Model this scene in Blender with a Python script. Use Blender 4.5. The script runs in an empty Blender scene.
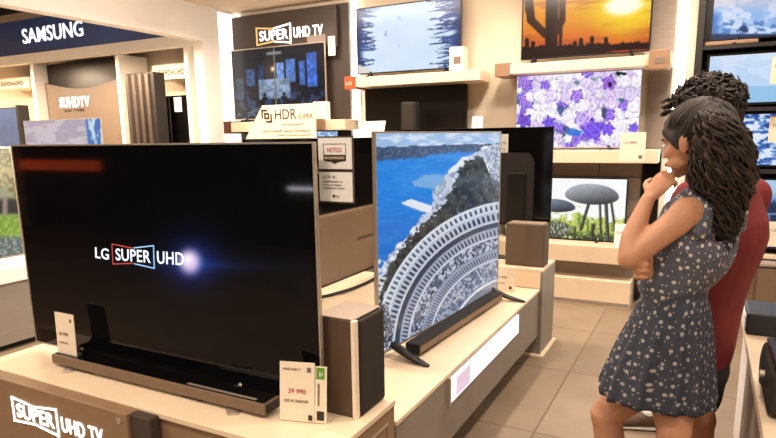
import bpy, bmesh, math, random
import numpy as np
from mathutils import Vector, Matrix
random.seed(7)
R = math.radians
COL = bpy.context.scene.collection

# ------------------------------------------------------------------ camera numbers (measured from the photograph)
FPX, CYP, CAMZ = 602.836, 253.124, 1.5
_yaw, _pit, _rol = R(27.730), R(10.8965), R(-0.78555)
_F = Vector((-math.sin(_yaw)*math.cos(_pit), math.cos(_yaw)*math.cos(_pit), -math.sin(_pit)))
_r = Vector((math.cos(_yaw), math.sin(_yaw), 0)); _u = _r.cross(_F)
_r, _u = (math.cos(_rol)*_r+math.sin(_rol)*_u, -math.sin(_rol)*_r+math.cos(_rol)*_u)
CAM = Vector((0, 0, CAMZ))
def ray(x, y): return _F+_r*((x-388)/FPX)-_u*((y-CYP)/FPX)
def atY(x, y, Y): d = ray(x, y); return CAM+d*(Y/d.y)
def atX(x, y, X): d = ray(x, y); return CAM+d*(X/d.x)
def atZ(x, y, z): d = ray(x, y); return CAM+d*((z-CAMZ)/d.z)
def project(P):      # numpy (n,3) -> photo coordinates
    Q = P-np.array([0, 0, CAMZ]); f = Q@np.array(_F)
    return 388+FPX*(Q@np.array(_r))/f, CYP-FPX*(Q@np.array(_u))/f

# ------------------------------------------------------------------ materials
def lin(c):
    return tuple((v/255/12.92 if v/255 <= .04045 else ((v/255+.055)/1.055)**2.4) for v in c)
MATS = {}
def mat(name, col, rough=.5, metal=0, spec=.5, noise=0, nscale=30, bump=0, emit=None, estr=1.0, alpha=1, trans=0, coat=0, stretch=None):
    if name in MATS: return MATS[name]
    m = bpy.data.materials.new(name); m.use_nodes = True
    nt = m.node_tree; b = nt.nodes['Principled BSDF']
    c = lin(col)
    b.inputs['Base Color'].default_value = (*c, 1)
    b.inputs['Roughness'].default_value = rough
    b.inputs['Metallic'].default_value = metal
    b.inputs['Specular IOR Level'].default_value = spec
    b.inputs['Coat Weight'].default_value = coat
    b.inputs['Transmission Weight'].default_value = trans
    if noise or bump:
        tc = nt.nodes.new('ShaderNodeTexCoord'); n = nt.nodes.new('ShaderNodeTexNoise')
        n.inputs['Scale'].default_value = nscale; n.inputs['Detail'].default_value = 4
        if stretch:
            mp = nt.nodes.new('ShaderNodeMapping'); mp.inputs['Scale'].default_value = stretch
            nt.links.new(tc.outputs['Object'], mp.inputs['Vector']); nt.links.new(mp.outputs[0], n.inputs['Vector'])
        else: nt.links.new(tc.outputs['Object'], n.inputs['Vector'])
        if noise:
            r = nt.nodes.new('ShaderNodeValToRGB')
            r.color_ramp.elements[0].position = .3; r.color_ramp.elements[1].position = .7
            r.color_ramp.elements[0].color = (*[v*(1-noise) for v in c], 1)
            r.color_ramp.elements[1].color = (*[min(1, v*(1+noise)) for v in c], 1)
            nt.links.new(n.outputs['Fac'], r.inputs[0]); nt.links.new(r.outputs[0], b.inputs['Base Color'])
        if bump:
            bp = nt.nodes.new('ShaderNodeBump'); bp.inputs['Strength'].default_value = bump; bp.inputs['Distance'].default_value = .01
            nt.links.new(n.outputs['Fac'], bp.inputs['Height']); nt.links.new(bp.outputs[0], b.inputs['Normal'])
    if emit:
        b.inputs['Emission Color'].default_value = (*lin(emit), 1); b.inputs['Emission Strength'].default_value = estr
    MATS[name] = m; return m
def screen_mat(name, strength=1.0, rough=.2, spec=.5):
    m = mat(name, (4, 4, 5), rough=rough, spec=spec)
    nt = m.node_tree; b = nt.nodes['Principled BSDF']
    a = nt.nodes.new('ShaderNodeAttribute'); a.attribute_name = 'Picture'
    nt.links.new(a.outputs['Color'], b.inputs['Emission Color']); b.inputs['Emission Strength'].default_value = strength
    return m

# ------------------------------------------------------------------ objects
ROOTM = {}
def T(name, label, cat, loc=(0, 0, 0), rotz=0, group=None):
    o = bpy.data.objects.new(name, None); COL.objects.link(o)
    o.location = loc; o.rotation_euler = (0, 0, rotz); o.empty_display_size = .05
    tag(o, label, cat, group)
    ROOTM[o.name] = Matrix.Translation(Vector(loc))@Matrix.Rotation(rotz, 4, 'Z')
    return o
def tag(o, label=None, cat=None, group=None, kind=None):
    if label: o['label'] = label
    if cat: o['category'] = cat
    if group: o['group'] = group
    if kind: o['kind'] = kind
    return o
def link_mesh(name, me, m, parent=None, world=True, base=True, smooth=False):
    """me holds world coordinates when world is True; otherwise coordinates local to the parent."""
    o = bpy.data.objects.new(name, me); COL.objects.link(o)
    if m is not None and not me.materials:
        for mm in (m if isinstance(m, (list, tuple)) else [m]): me.materials.append(mm)
    if parent is not None:
        o.parent = parent; ROOTM[o.name] = ROOTM[parent.name]
        if world: me.transform(ROOTM[parent.name].inverted())
    else:
        n = len(me.vertices); co = np.empty(n*3); me.vertices.foreach_get('co', co); co = co.reshape(-1, 3)
        b = Vector(((co[:, 0].min()+co[:, 0].max())/2, (co[:, 1].min()+co[:, 1].max())/2, co[:, 2].min()))
        me.transform(Matrix.Translation(-b)); o.location = b; ROOTM[o.name] = Matrix.Translation(b)
    if smooth: me.polygons.foreach_set('use_smooth', [True]*len(me.polygons))
    me.update(); return o

class MB:
    def __init__(s): s.bm = bmesh.new()
    def box(s, x0, x1, y0, y1, z0, z1, bev=0, M=None):
        r = bmesh.ops.create_cube(s.bm, size=1)
        for v in r['verts']:
            v.co = Vector(((x0+x1)/2+v.co.x*(x1-x0), (y0+y1)/2+v.co.y*(y1-y0), (z0+z1)/2+v.co.z*(z1-z0)))
            if M is not None: v.co = M@v.co
        if bev:
            es = list({e for v in r['verts'] for e in v.link_edges})
            bmesh.ops.bevel(s.bm, geom=es, offset=bev, segments=2, affect='EDGES', profile=.5)
        return s
    def prism(s, pts, a, b, axis='y', bev=0):
        """polygon pts in the two other axes extruded from a to b along axis."""
        def P(p, t):
            if axis == 'y': return (p[0], t, p[1])
            if axis == 'x': return (t, p[0], p[1])
            return (p[0], p[1], t)
        A = [s.bm.verts.new(P(p, a)) for p in pts]; B = [s.bm.verts.new(P(p, b)) for p in pts]
        n = len(pts); fs = [s.bm.faces.new(A), s.bm.faces.new(B[::-1])]
        for i in range(n): fs.append(s.bm.faces.new((A[i], B[i], B[(i+1) % n], A[(i+1) % n])))
        bmesh.ops.recalc_face_normals(s.bm, faces=fs)
        if bev: bmesh.ops.bevel(s.bm, geom=list({e for f in fs for e in f.edges}), offset=bev, segments=2, affect='EDGES')
        return s
    def cyl(s, c, r, h, axis='z', seg=24, r2=None):
        m = bmesh.ops.create_cone(s.bm, cap_ends=True, segments=seg, radius1=r, radius2=r if r2 is None else r2, depth=h)
        Q = {'z': Matrix(), 'x': Matrix.Rotation(R(90), 4, 'Y'), 'y': Matrix.Rotation(R(-90), 4, 'X')}[axis]
        for v in m['verts']: v.co = Q@v.co+Vector(c)
        return s
    def ell(s, c, rad, M=None, sub=3):
        m = bmesh.ops.create_icosphere(s.bm, subdivisions=sub, radius=1)
        for v in m['verts']:
            q = Vector((v.co.x*rad[0], v.co.y*rad[1], v.co.z*rad[2]))
            v.co = (M@q if M is not None else q)+Vector(c)
        return s
    def limb(s, pts, rad, seg=12, smooth=3, flat=None, caps=True):
        """rounded tapering tube; rad entries are a radius or (a, b); flat gives the direction of radius a."""
        pts = [Vector(p) for p in pts]; rad = [(r, r) if not isinstance(r, (tuple, list)) else r for r in rad]
        P, Q = [], []
        n = len(pts)
        for i in range(n-1):
            p0, p1, p2, p3 = pts[max(0, i-1)], pts[i], pts[i+1], pts[min(n-1, i+2)]
            for k in range(smooth):
                t = k/smooth
                P.append(.5*((2*p1)+(p2-p0)*t+(2*p0-5*p1+4*p2-p3)*t*t+(3*p1-p0-3*p2+p3)*t**3))
                tt = t*t*(3-2*t)
                Q.append((rad[i][0]*(1-tt)+rad[i+1][0]*tt, rad[i][1]*(1-tt)+rad[i+1][1]*tt))
        P.append(pts[-1]); Q.append(rad[-1])
        if caps:
            d0 = (P[0]-P[1]).normalized(); d1 = (P[-1]-P[-2]).normalized()
            r0, r1 = Q[0], Q[-1]; a = min(r0); b = min(r1)
            P = [P[0]+d0*a*.98, P[0]+d0*a*.8, P[0]+d0*a*.45]+P+[P[-1]+d1*b*.45, P[-1]+d1*b*.8, P[-1]+d1*b*.98]
            Q = [(r0[0]*.2, r0[1]*.2), (r0[0]*.6, r0[1]*.6), (r0[0]*.89, r0[1]*.89)]+Q+[(r1[0]*.89, r1[1]*.89), (r1[0]*.6, r1[1]*.6), (r1[0]*.2, r1[1]*.2)]
        rings = []; prev = Vector(flat) if flat is not None else None
        for i, p in enumerate(P):
            d = (P[min(i+1, len(P)-1)]-P[max(i-1, 0)]).normalized()
            if prev is None: prev = d.orthogonal()
            if flat is not None: prev = Vector(flat)
            a = (prev-d*prev.dot(d))
            a = a.normalized() if a.length > 1e-5 else d.orthogonal().normalized()
            b = d.cross(a); prev = a
            rings.append([s.bm.verts.new(p+a*(math.cos(2*math.pi*k/seg)*Q[i][0])+b*(math.sin(2*math.pi*k/seg)*Q[i][1])) for k in range(seg)])
        for A, B in zip(rings, rings[1:]):
            for k in range(seg): s.bm.faces.new((A[k], A[(k+1) % seg], B[(k+1) % seg], B[k]))
        s.bm.faces.new(rings[0][::-1]); s.bm.faces.new(rings[-1])
        return s
    def mesh(s, name='m'):
        bmesh.ops.recalc_face_normals(s.bm, faces=s.bm.faces)
        me = bpy.data.meshes.new(name); s.bm.to_mesh(me); s.bm.free(); return me
    def build(s, name, m, parent=None, world=True, smooth=False):
        me = s.mesh(name)
        return link_mesh(name, me, m, parent, world, smooth=smooth)

def remeshed(mb, name, voxel, smooth=4):
    me = mb.mesh(name); o = bpy.data.objects.new('tmp', me); COL.objects.link(o)
    md = o.modifiers.new('r', 'REMESH'); md.mode = 'VOXEL'; md.voxel_size = voxel
    sm = o.modifiers.new('s', 'SMOOTH'); sm.iterations = smooth; sm.factor = .5
    dg = bpy.context.evaluated_depsgraph_get(); dg.update()
    out = bpy.data.meshes.new_from_object(o.evaluated_get(dg))
    bpy.data.objects.remove(o); bpy.data.meshes.remove(me); out.name = name; out.materials.clear()
    return out

_tc = {}
def text_mesh(s, O, U, V, depth=.002, bold=0.0, name='lettering', shear=0):
    """s fitted in the parallelogram O, O+U, O+V (world), raised by depth."""
    key = (s, bold, shear)
    cu = bpy.data.curves.new('t', 'FONT'); cu.body = s; cu.offset = bold; cu.resolution_u = 4; cu.shear = shear
    cu.extrude = .01; cu.space_character = 1.0+bold*6
    ob = bpy.data.objects.new('t', cu); COL.objects.link(ob)
    dg = bpy.context.evaluated_depsgraph_get(); dg.update()
    me = bpy.data.meshes.new_from_object(ob.evaluated_get(dg)); bpy.data.objects.remove(ob)
    n = len(me.vertices); co = np.empty(n*3); me.vertices.foreach_get('co', co); co = co.reshape(-1, 3)
    lo, hi = co.min(0), co.max(0); sz = np.maximum(hi-lo, 1e-6)
    q = (co-lo)/sz; O, U, V = Vector(O), Vector(U), Vector(V); N = U.cross(V).normalized()
    w = np.array(O)+q[:, :1]*np.array(U)+q[:, 1:2]*np.array(V)+(q[:, 2:3]-.3)*depth*np.array(N)
    me.vertices.foreach_set('co', w.ravel()); me.materials.clear(); me.name = name; me.update(); return me
def text(s, O, U, V, m, parent, name='lettering', depth=.002, bold=.0, shear=0, world=True):
    return link_mesh(name, text_mesh(s, O, U, V, depth, bold, name, shear), m, parent, world)

def bars2d(mb, O, U, V, segs, th, depth):
    """flat bars between uv points on the plane O,U,V"""
    O, U, V = Vector(O), Vector(U), Vector(V); N = U.cross(V).normalized()
    for a, b in segs:
        A = O+U*a[0]+V*a[1]; B = O+U*b[0]+V*b[1]; d = (B-A).normalized(); w = N.cross(d)*th/2
        vs = [mb.bm.verts.new(p+q+N*t) for t in (-.0005, depth) for p, q in ((A-d*th/2, -w), (B+d*th/2, -w), (B+d*th/2, w), (A-d*th/2, w))]
        for f in ((0, 1, 2, 3), (7, 6, 5, 4), (0, 4, 5, 1), (1, 5, 6, 2), (2, 6, 7, 3), (3, 7, 4, 0)): mb.bm.faces.new([vs[i] for i in f])
    return mb
def super_logo(O, U, V, parent, ms, mt, tail='UHD TV', split=.54, th=.008, depth=.004, bold=.02, world=True):
    """SUPER inside a bow tie shaped frame, followed by UHD TV. ms: frame materials left and right."""
    O, U, V = Vector(O), Vector(U), Vector(V)
    L = [((0, 0), (0, 1)), ((0, 1), (split*.5, .86)), ((0, 0), (split*.5, .12))]
    Rr = [((split, -.04), (split, 1.04)), ((split*.54, .88), (split, 1.04)), ((split*.54, .1), (split, -.04))]
    f = bars2d(MB(), O, U, V, L, th, depth).build('logo_frame', ms[0], parent, world)
    f2 = bars2d(MB(), O, U, V, Rr, th, depth).build('logo_frame', ms[1], parent, world)
    text('SUPER', O+U*(split*.08)+V*.2, U*(split*.84), V*.6, mt, parent, depth=depth, bold=bold, world=world)
    text(tail, O+U*(split+.045)+V*.2, U*(1-split-.045), V*.6, mt, parent, depth=depth, bold=bold, world=world)

# ------------------------------------------------------------------ painted pictures for the screens
_rng = np.random.RandomState(3)
_NZ = _rng.rand(256, 256)
def vnoise(x, y):
    xi = np.floor(x).astype(int); yi = np.floor(y).astype(int); fx = x-xi; fy = y-yi
    fx = fx*fx*(3-2*fx); fy = fy*fy*(3-2*fy)
    g = lambda a, b: _NZ[a % 256, b % 256]
    return (g(xi, yi)*(1-fx)+g(xi+1, yi)*fx)*(1-fy)+(g(xi, yi+1)*(1-fx)+g(xi+1, yi+1)*fx)*fy
def fbm(x, y, o=4):
    s = 0; a = .5; t = 0
    for i in range(o): s = s+a*vnoise(x*2**i+17*i, y*2**i+31*i); t += a; a *= .5
    return s/t
def sm(e0, e1, x):
    t = np.clip((x-e0)/(e1-e0), 0, 1); return t*t*(3-2*t)
def paint(img, m, col):
    m = np.clip(m, 0, 1)[..., None]; img[:] = img*(1-m)+np.array(col, float)*m
def inpoly(x, y, P):
    c = np.zeros(x.shape, bool); n = len(P)
    for i in range(n):
        x1, y1 = P[i]; x2, y2 = P[(i+1) % n]
        if y1 == y2: continue
        k = ((y1 > y) != (y2 > y)) & (x < (x2-x1)*(y-y1)/(y2-y1)+x1); c ^= k
    return c.astype(float)
def segd(x, y, a, b):
    ax, ay = a; dx, dy = b[0]-ax, b[1]-ay; t = np.clip(((x-ax)*dx+(y-ay)*dy)/(dx*dx+dy*dy+1e-9), 0, 1)
    return np.hypot(x-ax-t*dx, y-ay-t*dy)
def grid_screen(w, h, root, z0, fn, m, name='screen', nx=160, ny=90, y=-.001, parent=None):
    """picture on a regular grid: local x -w/2..w/2, z z0..z0+h; fn(px,py,u,v) -> (n,m,3) display colours 0..255"""
    u, v = np.meshgrid(np.linspace(0, 1, nx), np.linspace(0, 1, ny))
    loc = np.stack([(u-.5)*w, np.full_like(u, y), z0+v*h], -1).reshape(-1, 3)
    M = np.array(ROOTM[root.name]); W = loc@M[:3, :3].T+M[:3, 3]
    px, py = project(W); px = px.reshape(u.shape); py = py.reshape(u.shape)
    img = np.clip(fn(px, py, u, v), 0, 255)/255
    L = np.where(img <= .04045, img/12.92, ((img+.055)/1.055)**2.4).reshape(-1, 3)
    idx = np.arange(nx*ny).reshape(ny, nx)
    F = np.stack([idx[:-1, :-1], idx[:-1, 1:], idx[1:, 1:], idx[1:, :-1]], -1).reshape(-1, 4)
    me = bpy.data.meshes.new(name); me.vertices.add(len(loc)); me.vertices.foreach_set('co', loc.ravel())
    me.loops.add(F.size); me.loops.foreach_set('vertex_index', F.ravel().astype(np.int32))
    me.polygons.add(len(F)); me.polygons.foreach_set('loop_start', np.arange(0, F.size, 4, dtype=np.int32))
    me.update(calc_edges=True)
    a = me.color_attributes.new('Picture', 'FLOAT_COLOR', 'POINT')
    a.data.foreach_set('color', np.concatenate([L, np.ones((len(L), 1))], 1).ravel())
    return link_mesh(name, me, m, parent or root, world=False)
def pic_winter(x, y, u, v):
    I = np.empty(u.shape+(3,)); n = fbm(u*5, v*4); q = np.random.RandomState(4)
    I[:] = (218, 234, 250); paint(I, n*.7-.1, (196, 220, 248)); paint(I, sm(.6, 1, v)*.4, (176, 210, 246))
    n2 = fbm(u*34, v*46); A = 1.75
    for side in (0, 1):
        for i in range(46):
            b = q.rand()*1.05; L = (.10+.15*q.rand())*(1.25 if side else .8)*(1 if (side or b > .1) else .4); h = .03+.05*q.rand()
            x0 = A*side; x1 = x0+(-1 if side else 1)*L*A; d = segd(u*A, v+.014*(n2-.5), (x0, b), (x1, b-h*(1 if i % 3 else -.4)))
            t = np.clip(np.abs(u*A-x0)/(L*A), 0, 1)
            paint(I, sm(.03*(1.3-t), .006, d+.03*(n2-.45))*.9, (40, 78, 146) if i % 3 else (20, 44, 96))
        d = u if side == 0 else 1-u; paint(I, sm(.08, .0, d)*sm(.35, .5, n2+.2), (24, 50, 104))
    paint(I, sm(.3, 0, u)*sm(.9, 1, v)*sm(.4, .5, n2), (36, 70, 130))
    for cx, cy, r in ((.295, .615, .014), (.29, .575, .02), (.42, .81, .03), (.44, .79, .025), (.42, .39, .022)):
        paint(I, sm(r*1.4, 0, np.hypot((u-cx)*A, (v-cy)*.8)+.015*(n2-.5))*(.9 if cx < .3 else .4), (60, 96, 160) if cx < .3 else (120, 160, 214))
    paint(I, sm(.13, .1, u)*sm(.17, .12, v+.6*u), (226, 222, 214))
    return I
def pic_cactus(x, y, u, v):
    I = np.empty(u.shape+(3,)); I[:] = (232, 150, 40)
    paint(I, sm(.2, .9, u), (238, 196, 40)); paint(I, sm(.6, .05, v), (214, 92, 38)); paint(I, sm(.5, 1, v)*.5, (238, 176, 60))
    n = fbm(u*4, v*16); paint(I, sm(.52, .7, n)*.55, (178, 84, 40))
    d = np.hypot((u-.82)*1.75, v-.62); paint(I, sm(.62, .1, d), (250, 214, 50)); paint(I, sm(.26, .13, np.hypot((u-.8)*1.2, (v-.6)*1.35)+.05*n), (255, 254, 232))
    paint(I, sm(.13, .09, v+.04*fbm(u*20, v)+0*u), (90, 30, 20))
    k = (58, 22, 14)
    paint(I, sm(1.2, 0, segd(x, y, (529, 0), (531, 20))-3.6), k); paint(I, sm(1.2, 0, segd(x, y, (528, -30), (529, 10))-3.6), k)
    paint(I, sm(1.2, 0, segd(x, y, (531, 20), (545, 34))-3.4), k)
    paint(I, sm(1.2, 0, segd(x, y, (553, -40), (551, 56))-5.6), (38, 14, 10))
    paint(I, sm(1.2, 0, segd(x, y, (563, -30), (562, 20))-2.8), k); paint(I, sm(1.2, 0, segd(x, y, (562, 20), (556, 32))-3), k)
    paint(I, sm(1, 0, segd(x, y, (561, 27), (560, 52))-1.2), k)
    ln = 54-.045*(x-523)-3.2+.0*x
    paint(I, sm(-1, 1, y-(ln-5*fbm(x/3, x*0)-1)), (34, 14, 12))
    for cx, h in ((527, 12), (533, 9), (575, 9), (581, 12), (588, 7), (592, 14), (606, 13), (570, 6)):
        paint(I, sm(1, 0, segd(x, y, (cx, 56), (cx, 52-h))-1.3-.6*fbm(x, y)), (34, 14, 12))
    paint(I, sm(1, 0, np.abs(y-(51-.045*(x-640)+0))-.9)*sm(600, 620, x), (190, 70, 40))
    return I
def pic_flowers(x, y, u, v):
    rg = np.random.RandomState(11); I = np.empty(u.shape+(3,)); I[:] = (196, 186, 226); A = 1.75
    n = fbm(u*26, v*15); paint(I, sm(.55, .65, fbm(u*9, v*6)), (70, 110, 130))
    L = []
    for gy in range(8):
        for gx in range(13): L.append(((gx+.5*(gy % 2)+.35*(rg.rand()-.5))/12.5*A, (gy+.35*(rg.rand()-.5))/7, .075+.05*rg.rand()))
    L = [L[i] for i in rg.permutation(len(L))]
    def rose(cx, cy, r, lt, dk, i, wob=1):
        dx, dy = u*A-cx, v-cy; d = np.hypot(dx, dy); th = np.arctan2(dy, dx)
        e = r*(1+.14*np.sin(5*th+i)+.07*np.sin(9*th+2*i)+.5*(n-.5)); k = sm(.0, -.014, d-e)
        ring = .5+.5*np.sin(d/r*9+2.4*np.sin(2*th+i)+5*(n-.5)); m = (sm(.45, 1, ring)*.75+.5*sm(.35, 0, d/r)*0)[..., None]
        C = np.array(lt, float)*(1-m)+np.array(dk, float)*m; C = C*(1-.16*sm(.75, 1, d/r)[..., None])*(.9+.22*n[..., None])
        I[:] = I*(1-k[..., None])+C*k[..., None]
    for i, (cx, cy, r) in enumerate(L):
        p = rg.rand(); uu = cx/A
        if p < .12 or (uu < .12 and p < .6) or (abs(uu-.56) < .2 and abs(cy-.22) < .12 and p < .7): rose(cx, cy, r*.9, (168, 132, 240), (92, 62, 196), i)
        elif p < .4: rose(cx, cy, r, (236, 222, 250), (190, 160, 228), i)
        else: rose(cx, cy, r, (254, 250, 255), (224, 212, 240), i)
    def spot(cx, cy, rx, ry, c, a=1.0): paint(I, a*sm(1.15, .7, np.hypot((x-cx)/rx, (y-cy)/ry)+1.3*(fbm(x/3, y/3)-.5)), c)
    def px(cx, cy, r, lt, dk, i):
        q = np.unravel_index(np.argmin((x-cx)**2+(y-cy)**2), x.shape); rose(u[q]*A, v[q], r, lt, dk, i)
    px(609, 83, .10, (170, 120, 226), (100, 60, 170), 1); spot(610, 84, 2.2, 3, (60, 30, 80)); px(577, 96, .09, (176, 140, 230), (120, 80, 200), 3)
    px(524, 121, .11, (130, 92, 216), (84, 52, 176), 4); px(549, 122, .09, (130, 100, 230), (90, 60, 204), 5); px(592, 129, .14, (140, 100, 240), (84, 60, 214), 6); px(608, 129, .09, (140, 100, 240), (96, 66, 214), 7); px(634, 128, .07, (140, 110, 230), (90, 66, 200), 8)
    px(582, 118, .11, (214, 190, 246), (140, 104, 220), 9); px(523, 83, .09, (176, 140, 226), (120, 84, 190), 2); px(523, 102, .08, (180, 140, 230), (120, 86, 200), 2)
    spot(620, 73.5, 7, 2.2, (24, 40, 52)); spot(604, 112, 2.6, 7, (50, 70, 84), .9); spot(561, 110, 3, 6, (70, 90, 150), .9); spot(575, 132, 9, 3.5, (50, 116, 214), .9)
    spot(577, 83, 3, 2, (80, 130, 130), .8); spot(621, 100, 4, 2, (56, 110, 120), .8); spot(566, 129, 4, 3, (40, 70, 130), .8); spot(595, 79, 4, 2, (90, 150, 150), .7)
    return I
def pic_mushroom(x, y, u, v):
    I = np.empty(u.shape+(3,)); I[:] = (249, 251, 250); n = fbm(u*16, v*12); n2 = fbm(x/2.0, y/6); n3 = fbm(x/1.3+9, y/2)
    g = sm(.44, .3, v+.5*(n-.5)+.12*(n2-.5)); paint(I, g, (206, 212, 110)); paint(I, g*sm(.42, .6, n2), (110, 146, 52)); paint(I, g*sm(.5, .66, n3)*sm(.4, .1, v), (50, 70, 28))
    paint(I, sm(.14, .02, v+.2*(n2-.5)), (46, 62, 28)); paint(I, g*sm(.62, .74, n3), (244, 244, 190))
    for a, b, w in (((589, 203), (581, 229), .9), ((600, 204), (601, 238), .5), ((606, 203), (608, 240), 1.1), ((611, 200), (616, 236), .6), ((593, 226), (591, 242), 1.2), ((575, 228), (573, 242), .5)):
        d = segd(x, y, a, b); paint(I, sm(1.2, 0, d-w), (50, 50, 44)); paint(I, sm(.8, 0, segd(x, y, (a[0]-.8, a[1]), (b[0]-.8, b[1]))-.2)*.6, (130, 128, 120))
    def cap(cx, cy, rx, rt, rb, lt, dk):
        dx = (x-cx)/rx; dy = (y-cy-.05*(x-cx)); e = np.where(dy < 0, rt, rb); r = np.hypot(dx, dy/e); k = sm(1.06, .97, r)
        s = np.clip(.5-dy/(2*e)-.25*dx, 0, 1)[..., None]; C = np.array(dk, float)*(1-s)+np.array(lt, float)*s; C = C*(.92+.16*n3[..., None])
        I[:] = I*(1-k[..., None])+C*k[..., None]
    cap(555, 207, 20, 8, 5, (128, 138, 156), (46, 52, 62)); cap(592, 196, 26.5, 12, 8.5, (176, 180, 190), (62, 64, 68))
    k = sm(1.1, .8, np.hypot((x-556)/15, (y-229)/8)); paint(I, k*.8, (60, 66, 60)); paint(I, k*sm(.5, .62, n3), (170, 172, 160))
    return I
def pic_coast(x, y, u, v):
    I = np.empty(u.shape+(3,)); n = fbm(x/7, y/7); nf = fbm(x/2.6, y/2.6); ng = fbm(x/1.4+40, y/1.6); I[:] = (34, 124, 220)
    paint(I, fbm(x/20, y/5)*.5, (62, 154, 234)); paint(I, sm(180, 260, y)*.5, (20, 92, 188)); paint(I, sm(.5, .7, fbm(x/9, y/2.2))*.18, (120, 190, 240))
    sky = 148-.03*(x-375)+3*(n-.5)
    paint(I, sm(2, -2, y-sky), (158, 190, 228)); paint(I, sm(2, -2, y-sky)*sm(.45, .65, fbm(x/9, y/3)), (214, 226, 240))
    hill = (y > sky-1)*sm(1.5, -1.5, y-(160-.08*(x-375)-7*(fbm(x/9, x*0)-.5)))
    paint(I, hill, (58, 78, 112)); paint(I, hill*sm(.5, .7, nf), (88, 106, 132))
    paint(I, .8*inpoly(x+5*(nf-.5), y+4*(nf-.5), [(412, 181), (430, 174), (452, 176), (476, 162), (500, 158), (500, 176), (440, 190), (414, 186)]), (140, 180, 222))
    town = inpoly(x+6*(n-.5), y+6*(n-.5), [(433, 190), (450, 172), (466, 156), (480, 150), (512, 138), (512, 330), (375, 330), (375, 290), (384, 262), (404, 240), (420, 220), (432, 206)])
    paint(I, town, (196, 206, 222)); paint(I, town*sm(.5, .62, nf)*.7, (126, 138, 164)); paint(I, town*sm(.56, .7, n), (234, 238, 244))
    paint(I, inpoly(x, y, [(401, 203), (411, 199), (432, 206), (431, 213), (420, 211)]), (228, 234, 242)); paint(I, sm(1.2, .3, segd(x, y, (402, 204.5), (421, 211.5)))*.5, (130, 150, 180))
    k = inpoly(x+8*(nf-.5), y+8*(nf-.5), [(455, 178), (466, 160), (482, 156), (492, 178), (512, 190), (512, 206), (462, 214), (430, 234), (402, 266), (380, 306), (377, 282), (392, 262), (408, 240), (424, 222), (440, 208), (450, 194)])
    paint(I, k, (62, 66, 64)); paint(I, k*sm(.46, .6, fbm(x/4.5, y/4.5+7))*.85, (32, 37, 40)); paint(I, k*sm(.6, .75, nf)*.6, (112, 112, 106))
    paint(I, sm(.55, .62, ng)*inpoly(x, y, [(484, 150), (512, 138), (512, 196), (494, 190)]), (90, 100, 124))
    k = inpoly(x+5*(nf-.5), y+5*(nf-.5), [(374, 262), (386, 256), (388, 276), (378, 300), (374, 300)]); paint(I, k*sm(.42, .55, nf), (222, 228, 238))
    ex, ey = (x-520)/145.0, (y-350)/150.0
    r = np.sqrt(ex*ex+ey*ey)+.004*(nf-.5); th = np.arctan2(-ey, -ex)
    m = sm(1.004, .998, r); paint(I, m, (128, 138, 160))
    def band(r0, r1, c, a=1.0): paint(I, a*sm(r0-.005, r0+.003, r)*sm(r1+.003, r1-.005, r), c)
    def arches(r0, r1, f, stone, hole, duty=.5):
        band(r0, r1, stone); t = (th*f) % 1.0; e = (r-r0)/(r1-r0); w = duty*.5*np.sqrt(np.clip(1-np.clip((e-.45)/.4, 0, 1)**2, 0, 1))
        paint(I, sm(.04, -.04, np.abs(t-.5)-w)*sm(.08, .14, e)*sm(.9, .82, e)*sm(1.02, .99, r), hole)
    arches(.945, .992, 26, (206, 214, 226), (62, 70, 92), .42); band(.99, 1.0, (232, 236, 242)); band(.936, .945, (226, 232, 240))
    arches(.875, .935, 26, (184, 194, 212), (40, 48, 70), .55); band(.866, .875, (220, 226, 236))
    band(.835, .866, (56, 64, 84)); band(.835, .866, (150, 158, 176), .6*1.0) if 0 else None
    arches(.775, .83, 30, (166, 176, 196), (50, 58, 80), .5); band(.766, .775, (226, 230, 240))
    b = sm(.69, .70, r)*sm(.766, .76, r); paint(I, b, (92, 102, 126)); paint(I, b*sm(.46, .54, fbm(th*46, r*50)), (196, 204, 220)); paint(I, b*sm(.56, .62, ng), (44, 50, 70))
    arches(.63, .69, 34, (158, 168, 190), (56, 64, 88), .45); band(.622, .63, (230, 234, 242))
    b = sm(.50, .51, r)*sm(.622, .615, r); paint(I, b, (112, 122, 148)); t = (th*9) % 1.0; paint(I, b*sm(.5, .56, fbm(th*30, r*60)), (176, 186, 206)); paint(I, b*sm(.06, .03, np.abs(t-.5)), (214, 220, 232)); paint(I, b*sm(.58, .64, ng)*.8, (52, 58, 80))
    band(.485, .50, (232, 236, 244)); band(.40, .485, (150, 154, 168)); band(.40, .485, (110, 112, 122), .5); band(.385, .40, (224, 228, 238)); band(.30, .385, (176, 178, 186)); band(0, .30, (206, 214, 240))
    lowl = inpoly(x+7*(nf-.5), y+7*(nf-.5), [(372, 300), (388, 306), (394, 330), (392, 376), (372, 376)]); paint(I, lowl*.85, (84, 92, 112)); paint(I, lowl*sm(.5, .6, nf), (34, 40, 56)); paint(I, lowl*sm(.6, .68, ng), (226, 228, 234))
    paint(I, sm(468, 504, x)*.2, (190, 200, 216))
    return I
def pic_flash(x, y, u, v):
    I = np.empty(u.shape+(3,)); I[:] = (3, 3, 4)
    d = np.hypot(x-192, (y-262)); g = np.exp(-(d/20)**1.3); s = np.exp(-np.abs(y-264-.04*(x-192))/7)*np.exp(-np.abs(x-198)/46)
    paint(I, g*.7, (40, 70, 190)); paint(I, s*.55, (34, 84, 190)); h = np.exp(-(np.hypot((x-190)/1.0, (y-262)/1.15)/10.5)**3); paint(I, h, (232, 200, 240))
    paint(I, np.exp(-(np.hypot(x-187, y-259)/6)**2)*.9, (255, 250, 255))
    return I
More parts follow.
